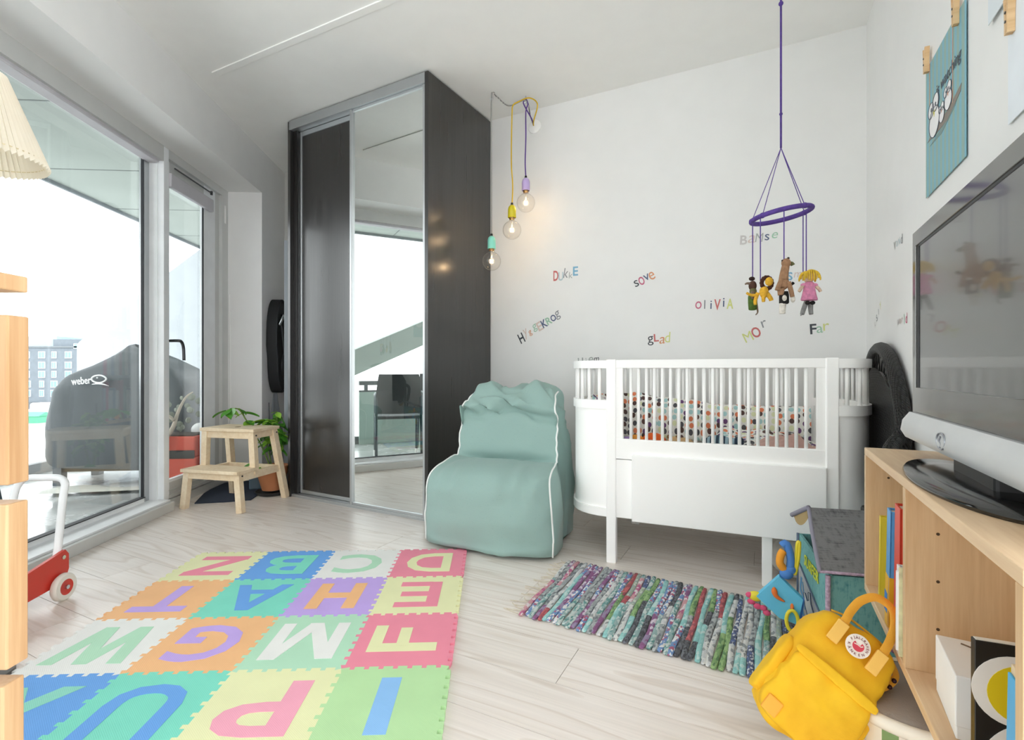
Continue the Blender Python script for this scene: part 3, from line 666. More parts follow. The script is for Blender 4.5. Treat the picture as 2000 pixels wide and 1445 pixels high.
# ================================================================ RAG RUG
rg = thing('rag_rug', 'multicoloured woven rag rug on the floor in front of the crib', 'rug', (.022, 1.715, .0), RAD(-29.6))
def ragmat(name, c1, c2, c3, sc=70, th=.5, lt=.2):
    lg = lambda h: tuple(int(h[i:i+2], 16)/255*(1-lt)+.82*lt for i in (1, 3, 5))
    c1, c2, c3 = lg(c1), lg(c2), lg(c3)
    N = NT(name); v = N.coord((1, 1, 1)); 
    vo = N.new('ShaderNodeTexVoronoi'); vo.inputs['Scale'].default_value = sc; N.link(N.coord((1.7, .85, 1.7)), vo.inputs['Vector'])
    sep = N.new('ShaderNodeSeparateColor'); N.link(vo.outputs['Color'], sep.inputs[0])
    N.link(N.ramp(sep.outputs[0], [(0, srgb(c1)), (th, srgb(c2)), (th+(1-th)*.55, srgb(c3))], 'CONSTANT'), N.b.inputs['Base Color'])
    N.b.inputs['Roughness'].default_value = .9
    wv = N.new('ShaderNodeTexWave', bands_direction='Y'); wv.inputs['Scale'].default_value = 55; N.link(v, wv.inputs['Vector']); N.bump(wv.outputs['Fac'], .5, .004)
    return N.m
RM = [ragmat('rag_blue_tick', '#5f86bd', '#e9e9ea', '#a84a6a', 95, .5), ragmat('rag_purple', '#7a3f72', '#8d7aa0', '#d9c9d9', 60, .55), ragmat('rag_grey', '#8e9698', '#aab2b3', '#5d646a', 80, .4),
      ragmat('rag_aqua', '#7fc3c3', '#93d2cf', '#bfe0dc', 60, .4), ragmat('rag_white', '#dedfdc', '#c9cdd0', '#8a8f92', 70, .45), ragmat('rag_charcoal', '#3e4148', '#585c66', '#23252b', 110, .4),
      ragmat('rag_navy', '#39466c', '#4d63a0', '#d0d3da', 100, .5), ragmat('rag_green', '#6f9a58', '#8bb36d', '#4d7a45', 80, .4), ragmat('rag_red', '#a5373f', '#c4575a', '#8d3a44', 80, .4),
      ragmat('rag_teal_mix', '#86a8a8', '#c3d1cd', '#4f8a86', 85, .4), ragmat('rag_pink', '#c98a92', '#b2497a', '#e3d4d8', 70, .5), ragmat('rag_sage', '#98a890', '#8fa39c', '#c8d0c4', 80, .4)]
NS, SW, RL = 52, .0172, .53
pal_l = [0, 9, 0, 2, 1, 0, 10, 1, 4, 0, 9, 2, 0]; pal_r = [3, 4, 5, 3, 2, 4, 9, 3, 4, 6, 8, 7, 5, 11, 3, 0, 2, 9]
for k in range(NS):
    q = B(); nseg = 26; x = k*SW+SW/2
    ph = random.uniform(0, 6.28); e0 = random.uniform(-.006, .01); e1 = random.uniform(-.008, .008)
    sk = -.0*k
    pts = []; rr = []
    for j in range(nseg+1):
        t = j/nseg; y = e0+(RL+e1-e0)*t
        pts.append(Vector((x+.0035*sin(ph+t*9)-.05*(t)*(1-k/NS)*.8, y, .0068+.0012*noise.noise(Vector((x*40, y*18, 0))))))
        rr.append(SW*.56*(1+.16*noise.noise(Vector((k*3.1, y*25, 1.7)))) * (.75 if j in (0, nseg) else 1))
    q.tube(pts, rr, 8, flat=.5)
    q.bm.faces.ensure_lookup_table(); pal = pal_l if random.random() > k/NS*1.3 else pal_r
    ms = [random.choice(pal), random.choice(pal), random.choice(pal)]
    cut = sorted([random.uniform(.15, .6), random.uniform(.45, 1.2)])
    for i, f in enumerate(q.bm.faces):
        t = f.calc_center_median().y/RL; f.material_index = 0 if t < cut[0] else (1 if t < cut[1] else 2)
    q.build('rag_strip', [RM[i] for i in ms], rg, smooth=True)
for k in range(24):
    y = .01+k*.022; q = B()
    dx = random.uniform(.035, .075)
    q.tube(catmull([(.004-.04*y/RL, y, .004), (-.02-.04*y/RL, y+random.uniform(-.012, .012), .0035), (-dx-.04*y/RL, y+random.uniform(-.02, .02), .0025)], 4), .0016, 5)
    q.build('fringe', mat('cream_yarn', '#cfc4b2', .9), rg)

# ================================================================ BEANBAG CHAIR
bb = thing('beanbag_chair', 'sage green beanbag lounge chair with white piping', 'beanbag', (-.145, 2.262, .011), RAD(-22.9))
prof = [(.03, .0, .335), (.0, .05, .345), (-.012, .18, .34), (.0, .285, .328), (.04, .345, .315), (.13, .372, .298), (.215, .385, .292), (.268, .405, .288), (.292, .46, .285), (.31, .54, .28), (.325, .62, .275),
        (.335, .68, .27), (.36, .735, .262), (.41, .77, .25), (.465, .745, .255), (.50, .66, .28), (.525, .52, .295), (.55, .36, .31), (.565, .18, .318), (.555, .05, .315), (.52, .0, .305), (.28, -.0, .305)]
PP = catmull([Vector(p) for p in prof], 6, closed=True); NPF = len(PP)
CY, CZ = .30, .30
def bag_pt(i, a, disp=True):
    p = PP[i % NPF]; y, z, hw = p.x, p.y, p.z
    sx = math.copysign(abs(sin(a))**.62, sin(a)); k = abs(cos(a))**.30
    cy, cz = CY+.06*max(0, (z-.35)), min(max(z, .14), .55)*.55+.14
    # on the side faces the section shrinks towards an inner spine
    P = Vector((hw*sx*(1-.06*(1-k)), cy+(y-cy)*k, cz+(z-cz)*k))
    if disp:
        top = max(0, min(1, (z-.52)/.16)); 
        if z > .6 and y < .5: P.z += .028*abs(sx)**3*top - .022*(1-abs(sx))*top
        # crease between seat and back
        dc = math.hypot((y-.262), (z-.397)); cw = math.exp(-(dc/.02)**2)*(1-abs(sx)**3)
        P.y += .045*cw; P.z -= .03*cw
        if y < .42:
            zc = .60+.05*sx*sx+.03*sin(sx*4+1); P.y += .022*math.exp(-((z-zc)/.018)**2); P.y -= .03*math.exp(-((z-zc-.06)/.035)**2)*(.7+.3*sin(sx*5))
        # seat bulge & forward sag
        P.z += .012*math.exp(-((y-.12)/.09)**2)*(1-sx*sx)*(1 if z > .3 else 0)
        q = Vector((P.x*5.5, P.y*4, P.z*9)); wr = noise.noise(q)*.016
        q2 = Vector((P.x*4+3, P.y*5, P.z*15+P.x*9)); fold = abs(noise.noise(q2)); wr += top*(.085*(fold-.22)) 
        q3 = Vector((P.x*18, P.y*7, P.z*7+2)); seam = max(0, 1-abs(z-.36)/.16)*(1 if y < .26 else .3); wr += seam*.032*noise.noise(q3)
        wr += .005*noise.noise(P*20)+.007*noise.noise(Vector((P.x*6, P.y*8, P.z*30)))*(1 if .4 < z < .7 else .3)
        n = Vector((P.x*.4, y-cy, z-cz)); 
        if n.length > 1e-4: P += n.normalized()*wr
        if P.z < 0: P.z = 0
        if z < .02: P.z = max(0, min(P.z, .01))
    return P
NA = 64
q = B(); R_ = []
for i in range(NPF):
    R_.append([q.bm.verts.new(bag_pt(i, -pi/2+pi*(j+.5)/NA)) for j in range(NA)])
for i in range(NPF):
    a, b = R_[i], R_[(i+1) % NPF]
    for j in range(NA-1): q.bm.faces.new((a[j], a[j+1], b[j+1], b[j]))
q.bm.faces.new([R_[i][0] for i in range(NPF)]); q.bm.faces.new([R_[i][-1] for i in range(NPF)][::-1])
N = NT('sage_canvas'); v = N.coord(); w1_ = N.noise(N.coord((400, 400, 60)), 1, 2); w2_ = N.noise(N.coord((60, 60, 400)), 1, 2)
ad = N.new('ShaderNodeMath', operation='ADD'); N.link(w1_, ad.inputs[0]); N.link(w2_, ad.inputs[1])
N.link(N.ramp(ad.outputs[0], [(.35, srgb('#688780')), (.8, srgb('#8eaaa4'))]), N.b.inputs['Base Color']); N.b.inputs['Roughness'].default_value = .85; N.b.inputs['Sheen Weight'].default_value = .15; N.bump(ad.outputs[0], .15, .001)
q.build('bag', N.m, bb, smooth=True)
M_pipe = mat('white_piping', '#eef0ee', .7)
i0 = 2; i1 = 14*6-2
for sg in (-1, 1):
    aa = sg*RAD(66); pts = []
    for i in range(i0, i1):
        P = bag_pt(i, aa); C = Vector((0, .3, P.z*.6+.15)); d = (P-C); d.normalize(); pts.append(P+d*.004)
    B().tube(pts, .0042, 7).build('piping', M_pipe, bb, smooth=True)
# ================================================================ CRIB
cr_ = thing('crib', 'white wooden crib with round ends and spindle sides against the far wall', 'crib', (.437, 2.197, 0), RAD(-23.6))
CL, CD = .822, .60; TOP = .884; PT = .036
def end_path(sg, ext, n=18, inset=0.0):
    """rounded end from front post to back post, sg -1 left, +1 right"""
    x0 = 0 if sg < 0 else CL; out = []
    for k in range(n+1):
        a = -pi/2+pi*k/n; c, s_ = cos(a), sin(a); e = 2/2.6
        out.append(Vector((x0+sg*(ext-inset)*abs(c)**e, CD/2+(CD/2-inset)*math.copysign(abs(s_)**e, s_), 0)))
    return out
def band(path, z0, z1, th, nm, parent, m=M_white):
    q = B(); n = len(path); ctr = Vector((CL/2, CD/2, 0))
    rings = []
    for i, p in enumerate(path):
        t = (path[min(i+1, n-1)]-path[max(i-1, 0)]).normalized(); nr = Vector((t.y, -t.x, 0))
        if nr.dot(p-ctr) < 0: nr = -nr
        a, b = p+nr*th/2, p-nr*th/2
        rings.append([q.bm.verts.new((a.x, a.y, z0)), q.bm.verts.new((a.x, a.y, z1)), q.bm.verts.new((b.x, b.y, z1)), q.bm.verts.new((b.x, b.y, z0))])
    for a, b in zip(rings, rings[1:]):
        for k in range(4): q.bm.faces.new((a[k], a[(k+1) % 4], b[(k+1) % 4], b[k]))
    q.bm.faces.new(rings[0]); q.bm.faces.new(rings[-1][::-1])
    return q.build(nm, m, parent, smooth=True, angle=35)
for (x, y) in ((0, 0), (CL, 0), (0, CD), (CL, CD)):
    B().box(x-PT/2-.003, x+PT/2+.003, y-PT/2, y+PT/2, 0, TOP+.002, .004).build('corner_post', M_white, cr_)
B().box(.607-.018, .607+.018, -.012, .02, 0, .23, .003).build('middle_leg', M_white, cr_)
EXT = {-1: .215, 1: .15}
for sg in (-1, 1):
    pth = end_path(sg, EXT[sg])
    e = band(pth, .69-.02, .708, .034, 'end_mid_rail', cr_)
    band(pth, TOP-.036, TOP-.002, .034, 'end_top_rail', cr_)
    band(pth, .20, .236, .034, 'end_bottom_rail', cr_)
    band(pth, .225, .68, .016, 'end_panel', cr_)
    full = catmull(pth, 3); L = [0]
    for a, b in zip(full, full[1:]): L.append(L[-1]+(b-a).length)
    nsp = 15 if sg < 0 else 13
    for k in range(1, nsp+1):
        d = L[-1]*k/(nsp+1); i = min(range(len(L)), key=lambda j: abs(L[j]-d)); p = full[i]
        B().cyl((p.x, p.y, .7), (p.x, p.y, TOP-.02), .0075, n=10).build('end_spindle', M_white, cr_, smooth=True)
# front gate
B().box(PT/2, CL-PT/2, -.012, .012, TOP-.036, TOP, .003).build('front_top_rail', M_white, cr_)
B().box(PT/2+.001, PT/2+.032, -.011, .011, .455, TOP-.036, .001).build('gate_stile', M_white, cr_)
B().box(CL-PT/2-.032, CL-PT/2-.001, -.011, .011, .455, TOP-.036, .001).build('gate_stile', M_white, cr_)
B().box(PT/2+.001, CL-PT/2-.001, -.013, .013, .455, .542, .003).build('gate_bottom_rail', M_white, cr_)
NB_ = 21
for k in range(1, NB_+1):
    x = PT/2+.032+(CL-PT-.064)*k/(NB_+1)
    B().cyl((x, 0, .53), (x, 0, TOP-.03), .0068, n=10).build('front_spindle', M_white, cr_, smooth=True)
    B().cyl((x, CD, .44), (x, CD, TOP-.03), .0068, n=10).build('back_spindle', M_white, cr_, smooth=True)
B().box(PT/2, CL-PT/2, -.008, .008, .20, .452, .001).build('front_panel', M_white, cr_)
B().box(.092, CL-PT/2-.002, -.032, -.009, .196, .478, .003).build('sliding_front_panel', M_white, cr_)
B().box(PT/2, CL-PT/2, CD-.012, CD+.012, TOP-.036, TOP, .003).build('back_top_rail', M_white, cr_)
B().box(PT/2, CL-PT/2, CD-.012, CD+.012, .20, .46, .003).build('back_panel', M_white, cr_)
B().box(0, CL, .01, CD-.01, .215, .235).build('base_board', M_white, cr_)
B().cyl((.16, .25, .17), (.16, .25, .215), .02, n=12).build('bolt', M_white, cr_)
# bedding
N = NT('owl_print'); vo = N.new('ShaderNodeTexVoronoi', voronoi_dimensions='2D'); vo.inputs['Scale'].default_value = 1.0; vo.inputs['Randomness'].default_value = .45
sx_ = N.new('ShaderNodeSeparateXYZ'); N.link(N.coord((38, 24, 30)), sx_.inputs[0]); az = N.new('ShaderNodeMath', operation='ADD'); N.link(sx_.outputs[1], az.inputs[0]); N.link(sx_.outputs[2], az.inputs[1])
cx_ = N.new('ShaderNodeCombineXYZ'); N.link(sx_.outputs[0], cx_.inputs[0]); N.link(az.outputs[0], cx_.inputs[1]); N.link(cx_.outputs[0], vo.inputs['Vector'])
sep = N.new('ShaderNodeSeparateColor'); N.link(vo.outputs['Color'], sep.inputs[0])
oc = N.ramp(sep.outputs[1], [(0, srgb('#6c4a78')), (.17, srgb('#e0845f')), (.34, srgb('#55555a')), (.5, srgb('#a9cfd0')), (.66, srgb('#dfe3bd')), (.82, srgb('#5a4440'))], 'CONSTANT')
mk = N.ramp(vo.outputs['Distance'], [(0, (1, 1, 1, 1)), (.40, (0, 0, 0, 1))], 'CONSTANT')
mm = N.new('ShaderNodeMixRGB'); N.link(mk, mm.inputs[0]); mm.inputs[1].default_value = srgb('#ecebe6'); N.link(oc, mm.inputs[2]); N.link(mm.outputs[0], N.b.inputs['Base Color']); N.b.inputs['Roughness'].default_value = .9
M_owl = N.m
MB0 = .40
def crib_local(o): o.parent = None
CM = Matrix.Translation((.437, 2.197, 0)) @ Matrix.Rotation(RAD(-23.6), 4, 'Z')
def crib_thing(name, label, cat): return thing(name, label, cat, (.437, 2.197, 0), RAD(-23.6))
mt = crib_thing('mattress', 'white crib mattress under the patterned bedding', 'mattress')
B().box(-.12, CL+.07, .03, CD-.03, .237, .47, .03).build('pad', mat('mattress_cotton', '#e9e8e4', .9), mt)
bp = crib_thing('crib_bumper', 'owl printed padded bumper along the back of the crib', 'bumper')
def bump_fn(u, v):
    a = 2*pi*v; x = -.02+(CL+.02)*u; hz = .125*(1-.22*min(1, u*1.8))*(1+.06*noise.noise(Vector((u*9, 0, 0))))
    return Vector((x, CD-.055+.028*cos(a)+.008*noise.noise(Vector((u*12, v*3, 2))), .475+hz+hz*sin(a)*.98))
q = B(); q.grid(bump_fn, 40, 15); q.build('padding', M_owl, bp, smooth=True)
q = B(); pth = end_path(-1, EXT[-1], inset=.05)
def bump2(u, v):
    i = min(int(u*(len(pth)-1)), len(pth)-2); f = u*(len(pth)-1)-i; p = pth[i].lerp(pth[i+1], f); a = 2*pi*v
    return Vector((p.x+.022*cos(a), p.y, .475+.12+.12*sin(a)))
q.grid(bump2, 30, 13); q.build('end_padding', M_owl, bp, smooth=True)
dv = crib_thing('crib_duvet', 'rumpled owl printed duvet heaped at the right end of the crib', 'duvet')
def duv(u, v):
    x = .40+.44*u; y = .05+.46*v; e = (sin(pi*u)**.35)*(sin(pi*v)**.35)
    z = .472+e*(.085+.07*math.exp(-((u-.1)/.14)**2)*math.exp(-((v-.7)/.3)**2)+.035*noise.noise(Vector((x*9, y*9, 1)))+.02*noise.noise(Vector((x*24, y*20, 4))))
    return Vector((x, y, z))
B().grid(duv, 36, 30).build('cover', M_owl, dv, smooth=True)
def blank(u, v):
    x = .55+.27*u; y = .02+.24*v; e = (sin(pi*u)**.4)*(sin(pi*v)**.4)
    return Vector((x, y, .473+e*(.075+.03*noise.noise(Vector((x*16, y*8, 3)))+.012*noise.noise(Vector((x*40, y*30, 3))))+.016*e))
tag(B().grid(blank, 36, 24).build('pink_blanket', mat('dusty_pink_knit', '#c9a49a', .95, vary=.1, nscale=30, bump=.4, bscale=150), loc=(.437, 2.197, 0.004), rotz=RAD(-23.6), smooth=True), 'dusty pink blanket crumpled at the right front of the crib', 'blanket')
N = NT('striped_jersey'); wv = N.new('ShaderNodeTexWave', bands_direction='X'); wv.inputs['Scale'].default_value = 14; N.link(N.coord((1, .2, .6), (0, 0, .3)), wv.inputs['Vector'])
N.link(N.ramp(wv.outputs['Fac'], [(0, srgb('#2d3f52')), (.5, srgb('#9db8c4'))], 'CONSTANT'), N.b.inputs['Base Color']); N.b.inputs['Roughness'].default_value = .9
sd = crib_thing('striped_doll', 'soft doll in a blue striped shirt lying in the crib', 'doll')
B().ball((.43, .09, .515), .055, (1.25, .8, .95), n=18).build('body', N.m, sd, smooth=True); B().ball((.355, .075, .50), .032).build('head', mat('doll_skin', '#d9aa80', .8), sd, smooth=True)
B().cyl((.47, .1, .53), (.515, .06, .55), .018).build('arm', N.m, sd, smooth=True)
oo = crib_thing('orange_octopus', 'bright orange plush toy lying in the crib', 'plush toy')
B().ball((.165, .10, .515), .05, (1.15, .8, .95), n=18).build('body', mat('orange_plush', '#ec6a2a', .9), oo, smooth=True)
for k in range(4): B().tube(catmull([(.2+.01*k, .09, .5), (.225+.012*k, .07+.02*k, .505), (.24+.01*k, .06+.03*k, .482)], 4), .012, 7).build('tentacle', MATS['orange_plush'], oo, smooth=True)
B().ball((.145, .063, .53), .011).build('nose', mat('red_plush', '#d23a25', .9), oo, smooth=True)
pu = crib_thing('purple_plush', 'purple and yellow plush toy at the left of the crib', 'plush toy')
B().ball((.055, .09, .505), .04, (1.2, .9, .9)).build('body', mat('lilac_plush', '#a58ac8', .9), pu, smooth=True); B().ball((.09, .09, .525), .03, (1.2, .8, .9)).build('head', mat('amber_plush', '#eba043', .9), pu, smooth=True)
B().tube(catmull([(.1, .06, .5), (.125, .05, .495), (.13, .06, .48)], 4), .015, 8).build('scarf', mat('dark_red_plush', '#8f2a26', .9), pu, smooth=True)
bn = crib_thing('beige_bear', 'beige plush bear with a blue collar between the crib bars', 'plush toy')
B().ball((.29, .10, .51), .042, (1.2, .9, .9)).build('body', mat('beige_plush', '#c9a87c', .95), bn, smooth=True); B().ball((.25, .08, .525), .028).build('head', mat('beige_plush', '#c9a87c'), bn, smooth=True)
for dx in (-.018, .018): B().ball((.25+dx, .085, .55), .01).build('ear', mat('brown_plush', '#8d6a45', .95), bn, smooth=True)
B().tube([(.25+.022*cos(a), .08+.022*sin(a), .503) for a in [2*pi*k/12 for k in range(12)]], .007, 6, closed=True).build('collar', mat('blue_cloth', '#3b5c9c', .8), bn)
tl_ = crib_thing('teal_plush', 'small teal plush lying in the left corner of the crib', 'plush toy')
B().ball((.02, .06, .50), .03, (.9, .9, 1)).build('body', mat('teal_plush', '#4fa89e', .9), tl_, smooth=True); B().ball((.025, .055, .54), .018).build('head', MATS['teal_plush'], tl_, smooth=True)
# blanket bag stored under the crib
tag(B().ball((0, 0, .092), .09, (1.5, .9, 1.0), n=20).build('grey_pillow_bag', mat('pale_grey_printed', '#c6c3be', .8, vary=.2, nscale=14), loc=rs(.14, 2.33)+(.0,), smooth=True), 'pale grey stuffed bag on the floor under the crib', 'bag')

# ================================================================ BLACK WICKER CHAIR at the right wall
wc = thing('wicker_chair', 'black woven wicker chair with an arched back behind the crib', 'chair', (*rs(0, 0), 0), AW)
N = NT('black_wicker'); wv = N.new('ShaderNodeTexWave', bands_direction='DIAGONAL'); wv.inputs['Scale'].default_value = 55; N.link(N.coord((1, 1, .6)), wv.inputs['Vector'])
wv2 = N.new('ShaderNodeTexWave', bands_direction='DIAGONAL'); wv2.inputs['Scale'].default_value = 55; N.link(N.coord((1, -1, .6)), wv2.inputs['Vector'])
mu = N.new('ShaderNodeMath', operation='MULTIPLY'); N.link(wv.outputs['Fac'], mu.inputs[0]); N.link(wv2.outputs['Fac'], mu.inputs[1])
N.link(N.ramp(mu.outputs[0], [(.05, srgb('#0b0b0b')), (.5, srgb('#2b2a29'))]), N.b.inputs['Base Color']); N.b.inputs['Roughness'].default_value = .45; N.bump(mu.outputs[0], .9, .01); M_wick = N.m
arch = catmull([(.395, 2.03, .40), (.405, 2.035, .62), (.408, 2.06, .70), (.408, 2.14, .80), (.408, 2.26, .885), (.408, 2.40, .925), (.408, 2.53, .905), (.408, 2.65, .82), (.408, 2.71, .70), (.408, 2.72, .40)], 6)
B().tube(arch, .024, 10).build('arched_frame', M_wick, wc, smooth=True)
def wback(u, v):
    s_ = 2.05+.65*u; top = .925-1.15*abs(s_-2.4)**1.9-.075
    top = min(top, .86); z0 = .36; return Vector((.398-.015*sin(pi*u), s_, z0+(max(top, z0+.05)-z0)*v))
q = B(); q.grid(wback, 30, 24); q.build('woven_back', M_wick, wc)
for k in range(26):
    u = (k+.5)/26; s_ = 2.1+.56*u; zt = .925-1.15*abs(s_-2.4)**1.9; 
    B().cyl((.402, s_, zt-.09), (.405, s_+(.02 if k % 2 else -.02), zt-.01), .0018, n=5).build('lacing', mat('black_cane', '#161616', .5), wc)
B().tube(catmull([(.40, 2.04, .62), (.37, 1.99, .60), (.345, 1.95, .56), (.33, 1.95, .48), (.335, 1.97, .38)], 5), .022, 9).build('arm_rest', M_wick, wc, smooth=True)
B().box(.30, .41, 2.0, 2.12, .33, .37, .01).build('seat_edge', M_wick, wc)
for s_ in (2.03, 2.72): B().cyl((.405, s_, 0), (.40, s_, .42), .014).build('leg', MATS['black_cane'], wc, smooth=True)
B().cyl((.335, 1.99, 0), (.335, 1.97, .4), .013).build('leg', MATS['black_cane'], wc, smooth=True)

# ================================================================ FABRIC TOY CHEST
M_lin = None
def weave(name, c1, c2, dirx=(150, 8, 150)):
    N = NT(name); a = N.noise(N.coord(dirx), 1, 3); b = N.noise(N.coord((dirx[1]*.4, dirx[0], dirx[1]*.4)), 1, 3)
    ad = N.new('ShaderNodeMath', operation='ADD'); N.link(a, ad.inputs[0]); N.link(b, ad.inputs[1])
    N.link(N.ramp(ad.outputs[0], [(.6, srgb(c1)), (1.25, srgb(c2))]), N.b.inputs['Base Color']); N.b.inputs['Roughness'].default_value = .9; N.bump(ad.outputs[0], .35, .002); return N.m
M_teal = weave('teal_weave', '#3c7f85', '#74aaa8', (160, 160, 20)); M_gl = weave('charcoal_weave', '#49494b', '#7a7a7b', (14, 240, 240)); M_greyp = weave('grey_patch', '#8b8d90', '#b0b1b1', (120, 120, 20))
ch = thing('fabric_toy_chest', 'teal and grey woven toy chest with a sloping lid by the crib', 'toy chest', (*rs(.166, 1.70), 0), AW+RAD(13))
LW, LD = .20, .27
def side_poly(): return [(0, 0), (LD, 0), (LD, .285), (0, .252)]
Ms = Matrix(((0, 0, 1, 0), (1, 0, 0, 0), (0, 1, 0, 0), (0, 0, 0, 1)))
B().prism(side_poly(), 0, .008, Ms).build('side_panel', M_teal, ch); B().prism(side_poly(), LW-.008, LW, Ms).build('side_panel', M_teal, ch)
B().box(.008, LW-.008, 0, .008, 0, .25).build('front_panel', M_teal, ch); B().box(.008, LW-.008, LD-.008, LD, 0, .285).build('back_panel', M_teal, ch)
B().box(.008, LW-.008, .008, LD-.008, 0, .008).build('bottom', M_teal, ch)
q = B(); lc_ = [(-.027, -.012, .258), (LW+.02, -.012, .258), (LW+.03, LD, .366), (.03, LD, .366)]
lo4 = [q.bm.verts.new(p) for p in lc_]; hi4 = [q.bm.verts.new((p[0], p[1], p[2]+.009)) for p in lc_]
q.bm.faces.new(lo4[::-1]); q.bm.faces.new(hi4)
for i in range(4): q.bm.faces.new((lo4[i], lo4[(i+1) % 4], hi4[(i+1) % 4], hi4[i]))
lid = q.build('lid', M_gl, ch)
lv = [(-.027, -.012, .262), (.0, .13, .316), (.03, LD, .372)]
B().tube(catmull(lv, 5), .0065, 7).build('lid_edge', mat('lilac_grey_cord', '#8d8a98', .9), lid, smooth=True)
B().tube([(-.027, -.01, .262), (LW+.02, -.01, .262)], .005, 7).build('stitched_edge', mat('mauve_stitch', '#b09aae', .9, vary=.3, nscale=120), lid, smooth=True)
B().tube(catmull([(.03, LD, .375), (.015, LD+.04, .35), (.0, LD+.08, .325)], 5), .008, 7).build('flap_cord', MATS['lilac_grey_cord'], lid, smooth=True)
B().grid(lambda u, v: Vector((.03-.03*u+.006*v, LD+.08*u, .37-.045*u-.045*v*sin(pi*u)**.6)), 10, 6).build('flap', mat('tan_canvas', '#b39a6e', .9), lid, smooth=True)
B().tube([(-.004, -.004, 0), (-.004, -.004, .25)], .007, 7).build('corner_binding', MATS['mauve_stitch'], ch, smooth=True)
B().tube([(-.003, LD, 0), (-.003, LD, .285)], .005, 7).build('corner_binding', mat('slate_cord', '#5f6b80', .9), ch, smooth=True)
Mp = Matrix(((0, 0, -1, 0), (1, 0, 0, 0), (0, 1, 0, 0), (0, 0, 0, 1)))
B().prism([(LD-.01, .0), (LD-.005, .19), (.045, .10), (.045, 0)], .0005, .003, Mp).build('patch', M_greyp, ch)
B().tube([Mp @ Vector((p[0], p[1], .003)) for p in [(LD-.005, .19), (.045, .10), (.045, 0)]], .0025, 6).build('patch_seam', mat('slate_cord', '#5f6b80'), ch)
shark = [(.14, .03), (.19, .045), (.235, .085), (.25, .12), (.235, .125), (.215, .11), (.20, .118), (.205, .14), (.19, .145), (.18, .115), (.15, .09), (.115, .085), (.095, .1), (.1, .075), (.09, .055), (.115, .062), (.13, .055)]
B().prism([(p[0]-.045, p[1]-.01) for p in shark], .003, .005, Mp).build('fish_applique', mat('pale_felt', '#d5d6cf', .9), ch)
B().tube([Mp @ Vector((p[0]-.045, p[1]-.01, .0045)) for p in shark], .0022, 5, closed=True).build('fish_outline', mat('slate_ink', '#4b5566', .8), ch)
B().tube(catmull([Mp @ Vector(p) for p in [(.23, .15, .004), (.24, .11, .004), (.215, .09, .004), (.22, .05, .004), (.195, .02, .004)]], 5), .006, 6, flat=.3).build('blue_wave', mat('blue_stitch', '#5f93b8', .9), ch)
B().tube(catmull([Mp @ Vector(p) for p in [(.22, .14, .004), (.205, .10, .004), (.195, .06, .004)]], 5), .004, 6, flat=.3).build('blue_wave', MATS['blue_stitch'], ch)
B().tube(catmull([Mp @ Vector(p) for p in [(.25, .0, .004), (.24, .03, .004), (.225, .008, .004), (.21, .035, .004), (.2, .005, .004)]], 5), .005, 6, flat=.3).build('red_coral', mat('coral_stitch', '#d98a80', .9), ch)
me = text_mesh('SURFER', mat('lime_stitch', '#cfd44a', .9), .055, .008, .001); bx0, bx1, by0, by1 = bounds(me)
me.transform(Matrix(((0, 0, -1, -.003), (-1, 0, 0, .14), (0, 1, 0, .215), (0, 0, 0, 1))) @ Matrix.Rotation(RAD(-5), 4, 'Z') @ Matrix.Diagonal((.13/(bx1-bx0), .9, 1, 1)))
link('stitched_lettering', me, ch)
for k in range(6): B().ball((.16+.006*(k % 2), -.01, .06+.011*k), .011, (1, .6, .8), n=8).build('yarn_tassel', mat('plum_yarn', '#7d5570', .9), ch, smooth=True)

# hanging toy at the corner of the chest
ht = thing('fish_toy', 'blue cloth fish toy with a yellow ring hanging beside the toy chest', 'toy', (*rs(.062, 1.80), .03), AW)
M_bl = mat('light_blue_cloth', '#69c3e6', .8); M_bl2 = mat('mid_blue_cloth', '#4f86cf', .8); M_yl = mat('yellow_plastic', '#ecd93a', .4); M_or = mat('orange_cloth', '#f0a030', .8); M_pk = mat('pink_cloth', '#e0567f', .8)
B().prism([(-.085, .085), (-.02, .16), (.045, .10), (.03, .02), (-.02, .03)], -.012, .014, Matrix(((1, 0, 0, 0), (0, 0, 1, 0), (0, 1, 0, 0), (0, 0, 0, 1)))).build('body', M_bl, ht)
B().prism([(-.06, .075), (.0, .04), (.04, -.0), (.05, .09), (.0, .085)], .004, .022, Matrix(((1, 0, 0, 0), (0, 0, 1, 0), (0, 1, 0, .005), (0, 0, 0, 1)))).build('back_fin', M_bl2, ht)
B().tube(catmull([(-.035, -.014, .125), (-.03, -.016, .10), (-.005, -.014, .085)], 5), [.002, .005, .008, .009, .008, .007, .006, .005, .004, .003, .002], 7).build('mouth', mat('orange_felt', '#ee7a34', .8), ht, smooth=True)
B().ball((0, 0, .17), .02, (1, .9, .9)).ball((.012, 0, .185), .015).build('knot', M_bl2, ht, smooth=True)
B().tube(catmull([(-.005, 0, .18), (-.018, -.005, .2), (-.016, -.005, .225), (-.008, 0, .24)], 4), [.012]*13, 8).build('orange_bow', M_or, ht, smooth=True)
B().tube(catmull([(.01, .0, .18), (.012, 0, .22), (.0, 0, .262), (-.012, 0, .255)], 4), .012, 8).build('blue_strap', M_bl2, ht, smooth=True)
B().tube(catmull([(.02, .0, .17), (.026, 0, .22), (.03, 0, .268), (.036, .0, .27), (.033, .0, .22), (.024, .0, .17)], 4), .005, 7).build('yellow_cord', M_yl, ht, smooth=True)
B().ball((-.088, 0, .08), .018, (1.2, .6, .9)).build('snout', M_yl, ht, smooth=True)
for dx, dz in ((-.105, .082), (-.1, .062), (-.082, .05), (-.065, .048), (-.055, .035)): B().ball((dx, -.003, dz), .012, (1, .5, .8), n=8).build('frill', M_pk, ht, smooth=True)
